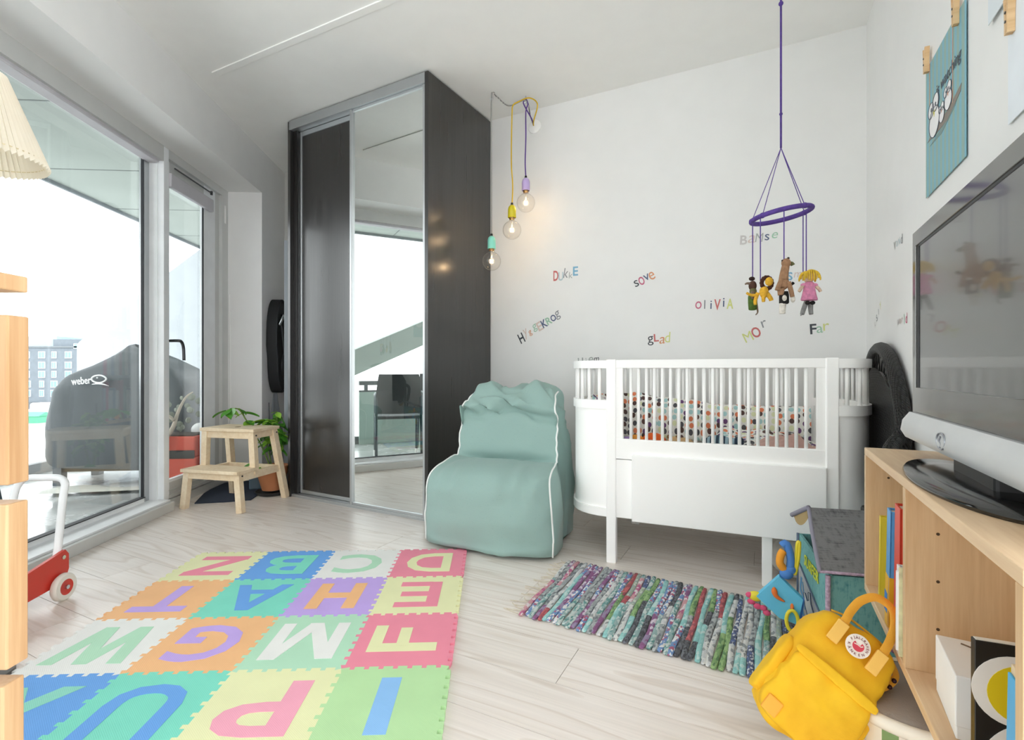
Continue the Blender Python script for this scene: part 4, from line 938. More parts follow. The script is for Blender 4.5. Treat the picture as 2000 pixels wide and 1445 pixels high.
B().tube([(.015+.016*cos(2*pi*k/20), -.026, .035+.032*sin(2*pi*k/20)) for k in range(20)], .0055, 7, closed=True).build('ring', M_yl, ht, smooth=True)
B().tube([(.015, -.02, .065), (.015, -.005, .085)], .005, 6).build('ring_loop', mat('orange_felt', '#ee7a34'), ht)
# ================================================================ WALL SHELF, BOOKS, BOX
M_ok = wood('oak_veneer', '#c9a47a', '#e0c39b', .5, stretch=(14, 14, 1.6), fine=(110, 110, 6), bump=.05); M_okh = wood('oak_veneer_top', '#d2b08a', '#e6cba6', .45, stretch=(14, 1.6, 14), fine=(110, 6, 110), bump=.05)
R0, R1, S0, S1, Z0, Z1 = .243, WALL_R-.001, .713, 1.65, .245, .63
sh = thing('wall_shelf', 'low oak wall shelf with two open compartments under the television', 'shelf', (0, 0, 0), AW)
B().box(R0, R1, S0, S1, Z1-.019, Z1, .0015).build('top_board', M_okh, sh)
B().box(R0, R1, S0, S1, Z0, Z0+.019, .0015).build('bottom_board', M_okh, sh)
for s_, nm in ((S1-.019, 'end_panel'), (S0, 'end_panel'), (1.208, 'divider')): B().box(R0, R1, s_, s_+.019, Z0+.019, Z1-.019, .001).build(nm, M_ok, sh)
B().box(R1-.006, R1, S0+.019, S1-.019, Z0+.019, Z1-.019).build('back_panel', M_ok, sh)
for (r, s_, z) in ((.30, 1.2305, .55), (.30, 1.2305, .60)): pass
for z in (.35, .44, .53):
    B().cyl((R0+.05, 1.2077, z), (R0+.05, 1.2085, z), .003, n=8).build('peg_hole', mat('peg_hole_dark', '#4a3826', .9), sh)
for z in (.555, .58):
    B().cyl((R0+.05, S1-.0195, z), (R0+.05, S1-.0188, z), .003, n=8).build('peg_hole', MATS['peg_hole_dark'], sh)
ZB = Z0+.0195
def book(label, s_, th, h, dep, col, r0=R0+.02, tilt=0.0, pages=True, extra=None):
    b = thing('book', label, 'book', (*rs(r0, s_), ZB), AW, 'children\'s books on the oak shelf')
    q = B(); M = Matrix.Rotation(tilt, 4, 'X')
    B().box(0, dep, 0, .003, 0, h, .0008, M).box(0, dep, th-.003, th, 0, h, .0008, M).box(0, .004, 0, th, 0, h, .001, M).build('cover', mat('book_'+col[1:], col, .35), b)
    B().box(.004, dep-.004, .003, th-.003, .003, h-.005, 0, M).build('pages', mat('paper', '#ece8de', .8), b)
    if extra: extra(b, M, th, h, dep)
    return b
def ex_blue(b, M, th, h, dep):
    B().box(-.0012, .0005, .002, th-.002, .0, .115, 0, M).box(.0, dep, -.0012, .0, 0, .115, 0, M).build('yellow_panel', mat('cover_yellow', '#edb52c', .4), b)
    B().box(-.002, -.001, .006, th-.001, .03, .075, 0, M).build('picture', mat('cover_blue', '#2f7fd0', .4), b)
def ex_white(b, M, th, h, dep):
    B().tube([M @ Vector((.0, .005, z)) for z in (.01, h-.01)], .004, 6).build('wire_spine', mat('white_wire', '#e8e9ea', .3), b)
    B().box(.0, dep, -.002, -.0005, .0, h, 0, M).build('front_picture', mat('cream_cover', '#e9e3b8', .5, vary=.25, nscale=40), b)
book('thin yellow picture book at the far end of the oak shelf', 1.525, .014, .215, .13, '#e8cf3c', R0+.012, RAD(4))
book('slim white and orange booklet leaning beside the yellow book', 1.505, .008, .17, .12, '#d9c7ae', R0+.06, RAD(9))
book('tall light blue book with a yellow lower cover on the oak shelf', 1.38, .032, .265, .16, '#5ea2dc', R0+.004, RAD(5), extra=ex_blue)
book('thick bright red book next to the light blue book', 1.295, .045, .29, .16, '#d8432f', R0+.006, RAD(3))
book('white spiral bound picture book in front of the red book', 1.252, .018, .18, .13, '#eff0ee', R0-.002, RAD(1), extra=ex_white)
book('green edged picture book pressed against the shelf divider', 1.230, .014, .2, .15, '#6fbf8f', R0+.03, RAD(0))
bxo = thing('white_gift_box', 'white lidded cardboard box with a drawn sprig on the shelf', 'box', (*rs(R0+.025, 1.03), ZB), AW+RAD(-4))
B().box(0, .13, -.02, .12, 0, .098, .002).build('body', mat('white_card', '#efeeeb', .6), bxo); B().box(-.001, .131, -.021, .121, .02, .1, .002).build('lid', MATS['white_card'], bxo)
B().tube(catmull([(.03, .10, .1008), (.05, .085, .1008), (.055, .07, .1008), (.07, .06, .1008)], 5), .0016, 5).tube(catmull([(.05, .085, .1008), (.075, .09, .1008)], 3), .0013, 5).tube(catmull([(.06, .04, .1008), (.08, .03, .1008), (.10, .0, .1008)], 4), .0013, 5).build('drawn_sprig', mat('brown_ink', '#6a5138', .8), bxo)
fb = thing('contrast_book', 'black and white picture book with a yellow dot on the shelf', 'book', (*rs(R0+.008, .876), ZB), AW+RAD(5))
BW, BH = .17, .215
B().box(0, BW, 0, .012, 0, BH, .001).build('cover', mat('cover_black', '#1d1c1b', .35), fb)
B().box(.002, BW-.002, .002, .010, BH-.001, BH+.001).build('pages', mat('paper', '#ece8de'), fb)
Mb = Matrix(((1, 0, 0, 0), (0, 0, 1, -.002), (0, 1, 0, 0), (0, 0, 0, 1)))
def ringp(cx, cz, r, a0, a1, n=24): return [(cx+r*cos(a0+(a1-a0)*k/n), cz+r*sin(a0+(a1-a0)*k/n)) for k in range(n+1)]
B().prism(ringp(.042, .155, .046, 0, 2*pi, 32)[:-1], .0008, .0018, Mb).build('white_dot', mat('cover_white', '#ecebe7', .4), fb)
B().prism(ringp(.05, .152, .038, 0, 2*pi, 32)[:-1], .0004, .0008, Mb).build('yellow_dot', mat('cover_lemon', '#e3cb1e', .4), fb)
B().prism(ringp(.075, .05, .07, RAD(95), RAD(235)) + ringp(.075, .05, .045, RAD(235), RAD(95)), .0008, .0018, Mb).build('white_ring', mat('cover_white', '#ecebe7'), fb)
me = text_mesh('H', mat('cover_black', '#1d1c1b'), .034, 0, .0003); me.transform(Mb @ Matrix.Translation((.05, .168, -.0002)) @ Matrix.Rotation(0, 4, 'Z')); link('lettering', me, fb)
me = text_mesh('F', mat('cover_sky', '#4fa9d8', .5), .028, .01, .0003); me.transform(Mb @ Matrix.Translation((.056, .138, -.0002))); link('lettering', me, fb)
B().box(-.002, .05, -.0025, .0, .0, .012).build('blue_corner', MATS['cover_sky'], fb)
ed = thing('picture_book', 'pale book leaning with a blue edge at the near end of the shelf', 'book', (*rs(R0+.012, .762), ZB), AW)
B().box(0, .16, .0, .03, 0, .235, .002, Matrix.Rotation(RAD(3), 4, 'X')).build('cover', mat('cover_cream', '#d9c3a2', .6), ed); B().box(-.003, .0, .005, .028, .13, .225, .001, Matrix.Rotation(RAD(3), 4, 'X')).build('blue_spine', MATS['cover_sky'], ed)

# round striped storage box under the shelf
pf = thing('round_storage_box', 'round striped storage box with a grey lid under the shelf', 'storage box', (.832, 1.05, 0))
strip = ['#8a8680', '#dfe6ea', '#efe9d8', '#7f9a63', '#efe3d4', '#d9534a', '#f0ede4', '#9fb8c4']
PR = .138; NSX = 32
for k in range(NSX):
    a0, a1 = 2*pi*k/NSX, 2*pi*(k+1)/NSX; c = strip[k % 8]
    poly = [(PR*cos(a0), PR*sin(a0)), (PR*cos((a0+a1)/2), PR*sin((a0+a1)/2)), (PR*cos(a1), PR*sin(a1)), ((PR-.006)*cos(a1), (PR-.006)*sin(a1)), ((PR-.006)*cos(a0), (PR-.006)*sin(a0))]
    B().prism(poly, .0, .15).build('stripe', mat('box_stripe_%d' % (k % 8), c, .7), pf)
B().lathe([(PR-.02, .146), (PR+.004, .146), (PR+.007, .152), (PR+.007, .158), (PR+.004, .166), (PR-.004, .170), (PR-.012, .166)], 48, cap=False).build('rim', mat('cream_rim', '#ece6d8', .5), pf, smooth=True)
B().lathe([(0, .150), (PR-.008, .150), (PR-.008, .164), (PR-.03, .168), (0, .170)], 48, cap=False).build('lid', mat('taupe_felt', '#a59e98', .9, bump=.3, bscale=300), pf, smooth=True)

# ================================================================ TELEVISION
tv = thing('television', 'flat television with grey bezel, silver speaker bar and oval black foot', 'television', (0, 0, 0), AW)
TR, TS1, TS0, TZ0, TZ1 = .338, 1.585, .76, .735, 1.183
M_bez = mat('gunmetal_bezel', '#7b7a78', .12, .75, vary=.02); M_scr = mat('dark_screen', '#3e3e3d', .2, 0, spec=.9, vary=.01, coat=.5)
B().box(TR+.002, TR+.05, TS0, TS1-.002, TZ0, TZ1-.002, .004).build('housing', mat('tv_black', '#26272a', .5), tv)
BZ = .038
B().box(TR-.004, TR+.006, TS0, TS1, TZ1-.036, TZ1, .001).box(TR-.004, TR+.006, TS0, TS1, TZ0, TZ0+.062, .001).box(TR-.004, TR+.006, TS1-.026, TS1, TZ0+.06, TZ1-.034, .001).box(TR-.004, TR+.006, TS0, TS0+.03, TZ0+.06, TZ1-.034, .001).build('bezel', M_bez, tv)
B().box(TR+.001, TR+.004, TS0+.03, TS1-.027, TZ0+.062, TZ1-.036).build('screen', M_scr, tv)
B().box(TR-.0005, TR+.0015, TS1-.04, TS1-.026, TZ0+.062, TZ1-.036).box(TR-.0005, TR+.0015, TS0+.03, TS1-.03, TZ1-.04, TZ1-.036).build('screen_edge', mat('screen_edge_dark', '#2f3135', .3), tv)
M_sil = mat('silver_plastic', '#cfd1d2', .4, .2)
spk = [(-.012, .735), (-.026, .715), (-.03, .690), (-.02, .672), (.01, .668), (.04, .68), (.04, .735)]
B().prism([(TR+p[0], p[1]) for p in spk], -(TS1-.006), -(TS0), Matrix(((1, 0, 0, 0), (0, 0, -1, 0), (0, 1, 0, 0), (0, 0, 0, 1)))).build('speaker_bar', M_sil, tv, smooth=True, angle=50)
B().tube([(TR-.0285, 1.26+.026*cos(2*pi*k/28), .7+.016*sin(2*pi*k/28)) for k in range(28)], .0016, 6, closed=True).build('bar_emblem', mat('emblem_grey', '#a9adb5', .3, .5), tv)
B().tube(catmull([(TR-.0285, 1.262, .709), (TR-.0295, 1.268, .7), (TR-.0288, 1.258, .694), (TR-.029, 1.262, .687)], 4), .0015, 6).build('bar_emblem', MATS['emblem_grey'], tv)
B().box(TR-.01, TR+.05, 1.06, 1.26, .64, .70, .006).build('neck', M_black, tv)
Mo = Matrix.Translation((R0+.096, 1.17, Z1)) @ Matrix.Diagonal((.094, .265, 1, 1))
B().lathe([(0, .0), (.98, .0), (1.0, .006), (.97, .011), (.6, .016), (0, .018)], 56, Mo, cap=False).build('foot', mat('gloss_black', '#1a1a1b', .12, spec=.7), tv, smooth=True, angle=60)

# ================================================================ POSTERS AND PEGS on the right wall
def rw(px, py): return right_pt(px, py)
M_RW = Matrix.Rotation(AW, 4, 'Z')
PO = WALL_R-.004
s_l, z_t = rw(1813, 138); _, z_b = rw(1811, 389); s_r, _ = rw(1892, 321)
N = NT('striped_teal_print'); wv = N.new('ShaderNodeTexWave', bands_direction='Y', wave_profile='SIN'); wv.inputs['Scale'].default_value = 9; wv.inputs['Distortion'].default_value = 1.2; N.link(N.coord((0, 1, .02)), wv.inputs['Vector'])
N.link(N.ramp(wv.outputs['Fac'], [(.35, srgb('#7fb4c4')), (.65, srgb('#93b0a8'))]), N.b.inputs['Base Color']); N.b.inputs['Roughness'].default_value = .6; M_ps = N.m
po = thing('bird_poster', 'teal striped poster of white cartoon birds on a branch', 'poster', (0, 0, 0), AW)
B().box(PO-.0015, PO, s_r, s_l, z_b, z_t).build('sheet', M_ps, po)
Wp, Hp = s_l-s_r, z_t-z_b
Mq = Matrix(((0, 0, -1, PO-.0016), (-1, 0, 0, s_l), (0, 1, 0, z_b), (0, 0, 0, 1)))
def pp(u, v): return (u*Wp, v*Hp)
M_tn = mat('taupe_print', '#8a8279', .7); M_wp = mat('print_white', '#f0eff0', .7); M_ik = mat('print_ink', '#585c66', .7); M_sh = mat('print_grey_teal', '#7d9694', .7); M_ye = mat('print_yellow', '#d9cf6a', .7); M_pe = mat('print_peach', '#dca58c', .7)
B().prism([pp(.05, .415), pp(.28, .455), pp(.62, .45), pp(.92, .50), pp(.9, .455), pp(.6, .385), pp(.3, .395)], .0002, .0008, Mq).build('branch', M_tn, po)
B().prism([pp(.12, .365), pp(.45, .385), pp(.82, .44), pp(.78, .41), pp(.45, .345)], .0001, .0005, Mq).build('lower_twig', M_sh, po)
def bird(u, v, s, beak):
    for (c, r) in (((0, 0), (.13, .10)), ((-.085, .105), (.07, .052)), ((.035, .12), (.075, .058))):
        pol = [pp(u+(c[0]+r[0]*cos(t))*s, v+(c[1]+r[1]*sin(t))*s) for t in [2*pi*k/20 for k in range(20)]]
        B().prism(pol, .001, .0016, Mq).build('bird_print', M_wp, po)
        B().tube([Mq @ Vector((p[0], p[1], .0016)) for p in pol], .0009*s+.0003, 4, closed=True).build('bird_outline', M_ik, po)
    for c in (-.075, .03): B().prism([pp(u+(c+.018*cos(t))*s, v+(.108+.014*sin(t))*s) for t in [2*pi*k/10 for k in range(10)]], .0016, .002, Mq).build('eye', M_ik, po)
    B().prism([pp(u-.03*s, v+.08*s), pp(u+.02*s, v+.075*s), pp(u-.005*s, v+.035*s)], .0016, .0021, Mq).build('beak', beak, po)
bird(.27, .50, 1.1, M_ye); bird(.47, .47, .5, M_pe); bird(.63, .515, .68, M_pe)
me = text_mesh('is watching', M_ik, .045, 0, .0002, .15); a0, a1, _, _ = bounds(me); me.transform(Mq @ Matrix.Translation((Wp*.62, Hp*.69, .0012)) @ Matrix.Rotation(RAD(0), 4, 'Z') @ Matrix.Diagonal((Wp*.6/(a1-a0), 1, 1, 1))); link('lettering', me, po)
for u in (.12, .72): B().prism([pp(u, .45), pp(u+.008, .45), pp(u+.008, 1), pp(u, 1)], .0003, .0009, Mq).build('swing_rope', M_pe, po)
s2, zt2 = rw(1985, 20); s2a, zb2 = rw(1976, 243)
w2p = thing('white_print', 'white sheet of paper pegged to the wall at the right edge', 'poster', (0, 0, 0), AW)
B().box(PO-.0015, PO, s2a-.30, s2a, zb2, zt2+.03).build('sheet', mat('white_paper', '#e8eef4', .6), w2p)
sB, zB = rw(1940, 48)
b3 = tag(B().box(PO-.0045, PO-.003, sB-.25, sB, zB, zB+.34).build('pale_blue_print', mat('pale_blue_paper', '#dfe7ec', .6), rotz=AW), 'pale blue grey sheet on the wall above the teal poster', 'poster')
M_peg = wood('peg_birch', '#d0a877', '#e8c79a', .5)
def peg(px, py, label, L=.072):
    s_, z = rw(px, py); p = thing('clothes_peg', label, 'clothes peg', (0, 0, 0), AW, 'wooden clothes pegs')
    for k in (-1, 1):
        B().prism([(s_+k*.001, z-L*.5), (s_+k*.007, z-L*.5), (s_+k*.0075, z), (s_+k*.012, z+L*.5), (s_+k*.007, z+L*.5), (s_+k*.001, z+.0)], PO-.014, PO-.002, Matrix(((0, 0, 1, 0), (1, 0, 0, 0), (0, 1, 0, 0), (0, 0, 0, 1)))).build('peg_half', M_peg, p)
    for dz in (-.012, .006): B().cyl((PO-.0155, s_, z+dz), (PO-.001, s_, z+dz), .0028, n=8).build('spring', mat('dark_steel', '#55575a'), p)
peg(1819, 116, 'wooden peg at the left top corner of the teal poster'); peg(1878, 18, 'wooden peg at the right top corner of the teal poster'); peg(1988, 25, 'wooden peg holding the white sheet at the right edge')

# ================================================================ WALL WORD STICKERS
STC = {'r': '#c9716f', 'p': '#c76a86', 'k': '#43464d', 'g': '#a9adab', 'b': '#7fb0cc', 'n': '#54607f', 'y': '#d3d88a', 'o': '#d9966f', 'm': '#9fc4ac', 'l': '#c9c5c4', 's': '#8d9094', 'f': '#b8c9cf', 'c': '#d9c6bd'}
SM = {k: mat('sticker_'+k, c, .7) for k, c in STC.items()}
def word_far(label, letters, px0, py0, px1, py1):
    """letters: (char, colour, height px, rise px, shear); laid from the first to the last point along the far wall"""
    w = thing('wall_sticker_word', label, 'wall sticker', (0, 0, 0), AW, 'word stickers on the walls')
    n = len(letters)
    for i, (ch_, c, hp, dy, shr) in enumerate(letters):
        t = (i+.5)/n; r, z = far_pt(px0+(px1-px0)*t, py0+(py1-py0)*t+dy)
        _, z2 = far_pt(px0+(px1-px0)*t, py0+(py1-py0)*t+dy-hp)
        me = text_mesh(ch_, SM[c], 1.0, .02 if ch_.isupper() and ch_ not in 'MW' else 0, 0, shr); x0, x1, y0, y1 = bounds(me); sc_ = (z2-z)/(y1-y0)
        ra, _ = far_pt(px0, py0); rb, _ = far_pt(px1, py1); wmax = math.hypot(rb-ra, (far_pt(px1, py1)[1]-far_pt(px0, py0)[1]))/n*1.02
        sx_ = min(sc_, wmax/(x1-x0)); ang = math.atan2(far_pt(px1, py1)[1]-far_pt(px0, py0)[1], rb-ra)
        me.transform(Matrix.Translation((r, WALL_S-.0012, z)) @ Matrix.Rotation(pi/2, 4, 'X') @ Matrix.Rotation(ang, 4, 'Z') @ Matrix.Diagonal((sx_, sc_, 1, 1))); link('letter', me, w)
word_far('word sticker DUKKE in mixed letters right of the hanging bulbs', [('D', 'r', 20, 2, 0), ('U', 'f', 17, 4, 0), ('k', 's', 19, -2, .2), ('k', 'g', 12, 3, .1), ('E', 'b', 18, -4, 0)], 1081, 537, 1129, 533)
word_far('slanted word sticker SOVE in the middle of the wall', [('s', 'k', 13, 0, 0), ('O', 'p', 17, 0, 0), ('v', 'n', 12, -2, 0), ('e', 'o', 16, 0, 0)], 1238, 556, 1278, 536)
word_far('word sticker OLIVIA in coloured letters above the crib', [('O', 'p', 15, 0, 0), ('l', 's', 17, -1, 0), ('i', 'n', 16, 0, 0), ('V', 'r', 21, 0, 0), ('i', 'n', 17, -4, 0), ('A', 'y', 20, -1, 0)], 1358, 596, 1432, 594)
word_far('word sticker BAMSE behind the strings of the mobile', [('B', 'l', 18, 2, 0), ('a', 'c', 15, 1, .2), ('M', 'g', 17, -1, .1), ('s', 'n', 12, -1, 0), ('e', 'm', 12, -4, .2)], 1445, 467, 1521, 463)
word_far('faint word sticker partly hidden behind the yellow-haired doll', [('S', 'b', 16, 0, 0), ('m', 'c', 10, -2, .2)], 1535, 540, 1566, 538)
word_far('steeply slanted word sticker HYGGEKROG beside the wardrobe', [('H', 'k', 20, 2, 0), ('y', 'c', 20, -1, .2), ('g', 'o', 11, 3, 0), ('g', 'm', 15, -2, .1), ('E', 'c', 18, 0, 0), ('K', 'n', 16, 0, 0), ('R', 'm', 15, 0, 0), ('O', 'n', 13, 0, 0), ('g', 's', 17, 0, .1)], 1014, 661, 1094, 613)
word_far('word sticker GLAD low on the wall over the crib', [('g', 'k', 18, 2, 0), ('L', 'r', 15, -3, 0), ('a', 'o', 13, 3, .2), ('d', 'y', 20, -2, .15)], 1265, 664, 1310, 660)
word_far('word sticker MOR with a red ring letter below the mobile', [('M', 'y', 19, 4, 0), ('O', 'r', 21, 2, 0), ('r', 's', 13, -8, .1)], 1453, 657, 1500, 637)
word_far('word sticker FAR with a dark capital near the corner', [('F', 'k', 20, 1, 0), ('a', 'm', 13, 3, 0), ('r', 'y', 14, -1, 0)], 1582, 642, 1620, 639)
word_far('small word sticker HJEM just above the left end of the crib', [('H', 'g', 14, 0, 0), ('j', 'g', 16, 2, 0), ('e', 'g', 12, -1, 0), ('m', 'k', 9, -1, .3)], 1129, 706, 1170, 703)
def word_right(label, letters, px0, py0, px1, py1):
    w = thing('wall_sticker_word', label, 'wall sticker', (0, 0, 0), AW, 'word stickers on the walls'); n = len(letters)
    sa, za = rw(px0, py0); sb, zb = rw(px1, py1); ang = math.atan2(zb-za, sa-sb); wm = math.hypot(sa-sb, zb-za)/n
    for i, (ch_, c, h) in enumerate(letters):
        t = (i+.5)/n; me = text_mesh(ch_, SM[c], 1.0, .005); x0, x1, y0, y1 = bounds(me)
        me.transform(Matrix(((0, 0, -1, WALL_R-.0012), (-1, 0, 0, sa+(sb-sa)*t), (0, 1, 0, za+(zb-za)*t), (0, 0, 0, 1))) @ Matrix.Rotation(ang, 4, 'Z') @ Matrix.Diagonal((min(h/(y1-y0), wm/(x1-x0)), h/(y1-y0), 1, 1))); link('letter', me, w)
word_right('word sticker VAND on the right wall beside the television', [('V', 'g', .032), ('a', 'f', .022), ('N', 'f', .026), ('d', 's', .034)], 1746, 482, 1764, 464)
word_right('word sticker WORLD on the right wall near the black chair', [('w', 'l', .022), ('o', 'c', .02), ('r', 'c', .02), ('l', 'm', .036), ('d', 'p', .036)], 1753, 630, 1773, 620)
word_right('steep faint word sticker on the right wall above the crib', [('k', 'l', .03), ('s', 's', .03), ('l', 's', .03), ('y', 'y', .03)], 1708, 638, 1722, 590)

# ================================================================ PENDANT BULBS
M_bulb = glass_thin('bulb_glass', (1, .985, .96), 1.3)
N = NT('filament_glow'); N.b.inputs['Base Color'].default_value = (1, .8, .5, 1); N.b.inputs['Emission Color'].default_value = (1, .72, .42, 1); N.b.inputs['Emission Strength'].default_value = 25; M_fil = N.m
hk1 = Vector((-.122, 3.0, H)); hk2 = Vector((.084, 3.04, H))
rr_, rz_ = far_pt(1045, 248); rosx, rosy = rs(rr_, WALL_S-.001)
N = NT('braid_black_white'); vv = N.new('ShaderNodeTexWave', bands_direction='DIAGONAL'); vv.inputs['Scale'].default_value = 90; N.link(N.coord(), vv.inputs['Vector']); N.link(N.ramp(vv.outputs['Fac'], [(.0, srgb('#1a1a1c')), (.55, srgb('#d8d6d0'))], 'CONSTANT'), N.b.inputs['Base Color']); M_braid = N.m
M_yc = mat('yellow_cord', '#d9b31f', .7); M_pc = mat('purple_cord', '#5b3a8c', .7)
ros = thing('ceiling_rose', 'white round cable outlet on the far wall behind the cords', 'cable outlet', (*rs(rr_, WALL_S-.001), rz_), AW)
B().lathe([(0, 0), (.042, 0), (.042, .01), (.03, .016), (0, .017)], 28, Matrix.Rotation(pi/2, 4, 'X'), cap=False).build('cap', M_white, ros, smooth=True, angle=40)
def pendant(label, socket_col, cord_m, top, zb, path):
    p = thing('pendant_bulb', label, 'pendant lamp', (top.x, top.y, 0), 0, 'bare bulb pendants'); O = Vector((top.x, top.y, 0))
    B().tube([Vector(q)-O for q in catmull(path, 8)], .0038, 7).build('cord', cord_m, p, smooth=True)
    zs = zb+.105
    B().lathe([(.006, zs+.045), (.01, zs+.045), (.02, zs+.035), (.0245, zs+.02), (.0245, zs-.03), (.022, zs-.032)], 20, cap=False).build('socket', mat('socket_'+socket_col[1:], socket_col, .35), p, smooth=True)
    B().lathe([(.004, zs+.06), (.007, zs+.058), (.008, zs+.044)], 12, cap=False).build('cord_grip', M_black, p, smooth=True)
    B().cyl((0, 0, zs-.042), (0, 0, zs-.02), .0165, n=16).build('cap_ring', mat('brass_cap', '#a8875a', .3, .8), p, smooth=True)
    B().lathe([(.016, zs-.03), (.017, zs-.045)]+[(.056*cos(RAD(a)), zb+.056*sin(RAD(a))) for a in range(68, -91, -8)], 28, cap=False).build('globe', M_bulb, p, smooth=True)
    B().cyl((0, 0, zb+.02), (0, 0, zs-.04), .004, n=8).build('stem', mat('glass_stem', '#e8e2d8', .2), p, smooth=True)
    B().tube([(.009*cos(k*.9), .009*sin(k*.9), zb+(.009 if k % 2 else -.009)) for k in range(14)], .0012, 6).build('filament', M_fil, p)
    L = bpy.data.lights.new('bulb_light', 'POINT'); L.energy = .08; L.color = (1, .70, .42); L.shadow_soft_size = .02
    lo = bpy.data.objects.new('bulb_light', L); COL.objects.link(lo); lo.parent = p; lo.location = (0, 0, zb)
wallp = (rosx-.01, rosy-.02, rz_)
pendant('lit bulb in a mint socket on a black and white cord, lowest', '#8fe0cb', M_braid, hk1, 1.49, [wallp, (hk2.x+.03, hk2.y+.05, 2.40), (hk2.x, hk2.y-.004, H-.03), (-.02, 3.02, 2.43), (hk1.x+.03, hk1.y, H-.025), (hk1.x, hk1.y, H-.03), (hk1.x, hk1.y, 2.0), (hk1.x, hk1.y, 1.64)])
yt = Vector((0.0, 3.02, H))
pendant('lit bulb in a yellow socket on a yellow cord, middle', '#d8c71e', M_yc, yt, 1.682, [wallp, (hk2.x+.05, hk2.y+.03, 2.37), (hk2.x+.07, hk2.y, 2.45), (hk2.x+.02, hk2.y-.005, H-.015), (.03, 3.02, 2.45), (.006, 3.02, 2.43), (0, 3.02, 2.38), (-.004, 3.02, 2.1), (.004, 3.02, 1.95), (0, 3.02, 1.84)])
pendant('lit bulb in a lilac socket on a purple cord, highest', '#c3addf', M_pc, hk2, 1.852, [wallp, (hk2.x+.04, hk2.y+.05, 2.38), (hk2.x+.0, hk2.y+.01, 2.43), (hk2.x-.015, hk2.y, 2.46), (hk2.x, hk2.y, H-.02), (hk2.x+.012, hk2.y, 2.45), (hk2.x+.0, hk2.y-.002, 2.40), (hk2.x, hk2.y, 2.25), (hk2.x-.004, hk2.y, 2.1), (hk2.x, hk2.y, 2.01)])
for hk, lb in ((hk1, 'small wire hook in the ceiling above the mint bulb'), (hk2, 'small wire hook in the ceiling above the lilac bulb')):
    tag(B().tube(catmull([(0, 0, 0), (0, 0, -.02), (.008, 0, -.034), (0, 0, -.044), (-.01, 0, -.034)], 5), .0025, 6).build('ceiling_hook', mat('chrome', '#c9ccd0'), loc=hk), lb, 'hook', 'ceiling hooks')

# ================================================================ MOBILE
MX, MY = 1.072, 2.0
mo = thing('crib_mobile', 'purple yarn ring mobile hanging from the ceiling over the crib', 'mobile', (MX, MY, 0))
M_py = mat('purple_yarn', '#59418f', .9, vary=.2, nscale=60, bump=.5, bscale=120); ZR = 1.457; RR = .108
M_tilt = Matrix.Translation((0, 0, ZR)) @ Matrix.Rotation(RAD(-9), 4, 'Y')
ring = [M_tilt @ Vector((RR*cos(2*pi*k/48), RR*sin(2*pi*k/48), 0)) for k in range(48)]
B().tube(ring, .0095, 10, closed=True).build('ring', M_py, mo, smooth=True)
AP = Vector((0, 0, 1.725)); 
B().tube([AP, (0, 0, H)], .004, 8).build('rope', M_py, mo, smooth=True); B().ball((0, 0, 1.86), .0065).ball((0, 0, 2.30), .009).build('knot', M_py, mo, smooth=True)
at_ = {}
for a in (205, 165, 290, 10):
    P = M_tilt @ Vector((RR*cos(RAD(a)), RR*sin(RAD(a)), 0)); B().tube([AP, P], .0016, 5).build('suspension_string', M_py, mo)
    B().ball(P, .011).build('knot', M_py, mo, smooth=True)
Y_dep = {}
def dstr(a, zb, dx=0):
    P = M_tilt @ Vector((RR*cos(RAD(a)), RR*sin(RAD(a)), 0)); B().tube([P, (P.x, P.y, zb)], .002, 6).build('doll_string', M_py, mo); return P
zt = lambda py, Y=2.0: HC+(722.5-py)/FPX*Y
def yarn(nm, c): return mat('yarn_'+nm, c, .95, vary=.18, nscale=90, bump=.6, bscale=160)
def doll(name, label, P): return thing(name, label, 'knitted doll', (MX+P.x, MY+P.y, 0), 0, 'knitted dolls on the mobile')
K = 2.0/FPX
def limb(d, nm, pts, r, m):
    n = len(catmull(pts, 4)); rr2 = r if not isinstance(r, tuple) else [r[0]+(r[1]-r[0])*k/(n-1) for k in range(n)]
    return B().tube(catmull(pts, 4), rr2, 8).build(nm, m, d, smooth=True)
# donkey-like doll in green trousers
P = dstr(172, zt(545)); d = doll('knitted_donkey', 'brown knitted animal doll in green trousers on the mobile', P); z = lambda py: zt(py)
Mbr, Mgr, Mtp = yarn('brown', '#4f352a'), yarn('green', '#4f6b2a'), yarn('taupe', '#7d6b5e')
B().ball((0, 0, z(557)), .017, (.9, .9, 1.2)).build('head', Mbr, d, smooth=True); B().ball((-.003, 0, z(543)), .012, (1, .8, .7)).build('tuft', yarn('dark', '#33231d'), d, smooth=True)
limb(d, 'ear', [(-.008, 0, z(553)), (-.022, 0, z(552)), (-.03, 0, z(554))], (.006, .003), Mtp); B().ball((.0, -.004, z(568)), .014, (1, .9, 1.1)).build('chest', yarn('olive', '#6b6a45'), d, smooth=True)
B().lathe([(.012, z(572)), (.017, z(578)), (.017, z(590)), (.015, z(604)), (.008, z(605))], 14).build('trousers', Mgr, d, smooth=True)
limb(d, 'arm', [(-.006, -.014, z(570)), (-.01, -.018, z(578)), (-.008, -.018, z(584))], (.007, .005), Mtp); limb(d, 'tail', [(.014, 0, z(590)), (.018, 0, z(600)), (.02, 0, z(609)), (.012, 0, z(614))], (.005, .002), Mtp)
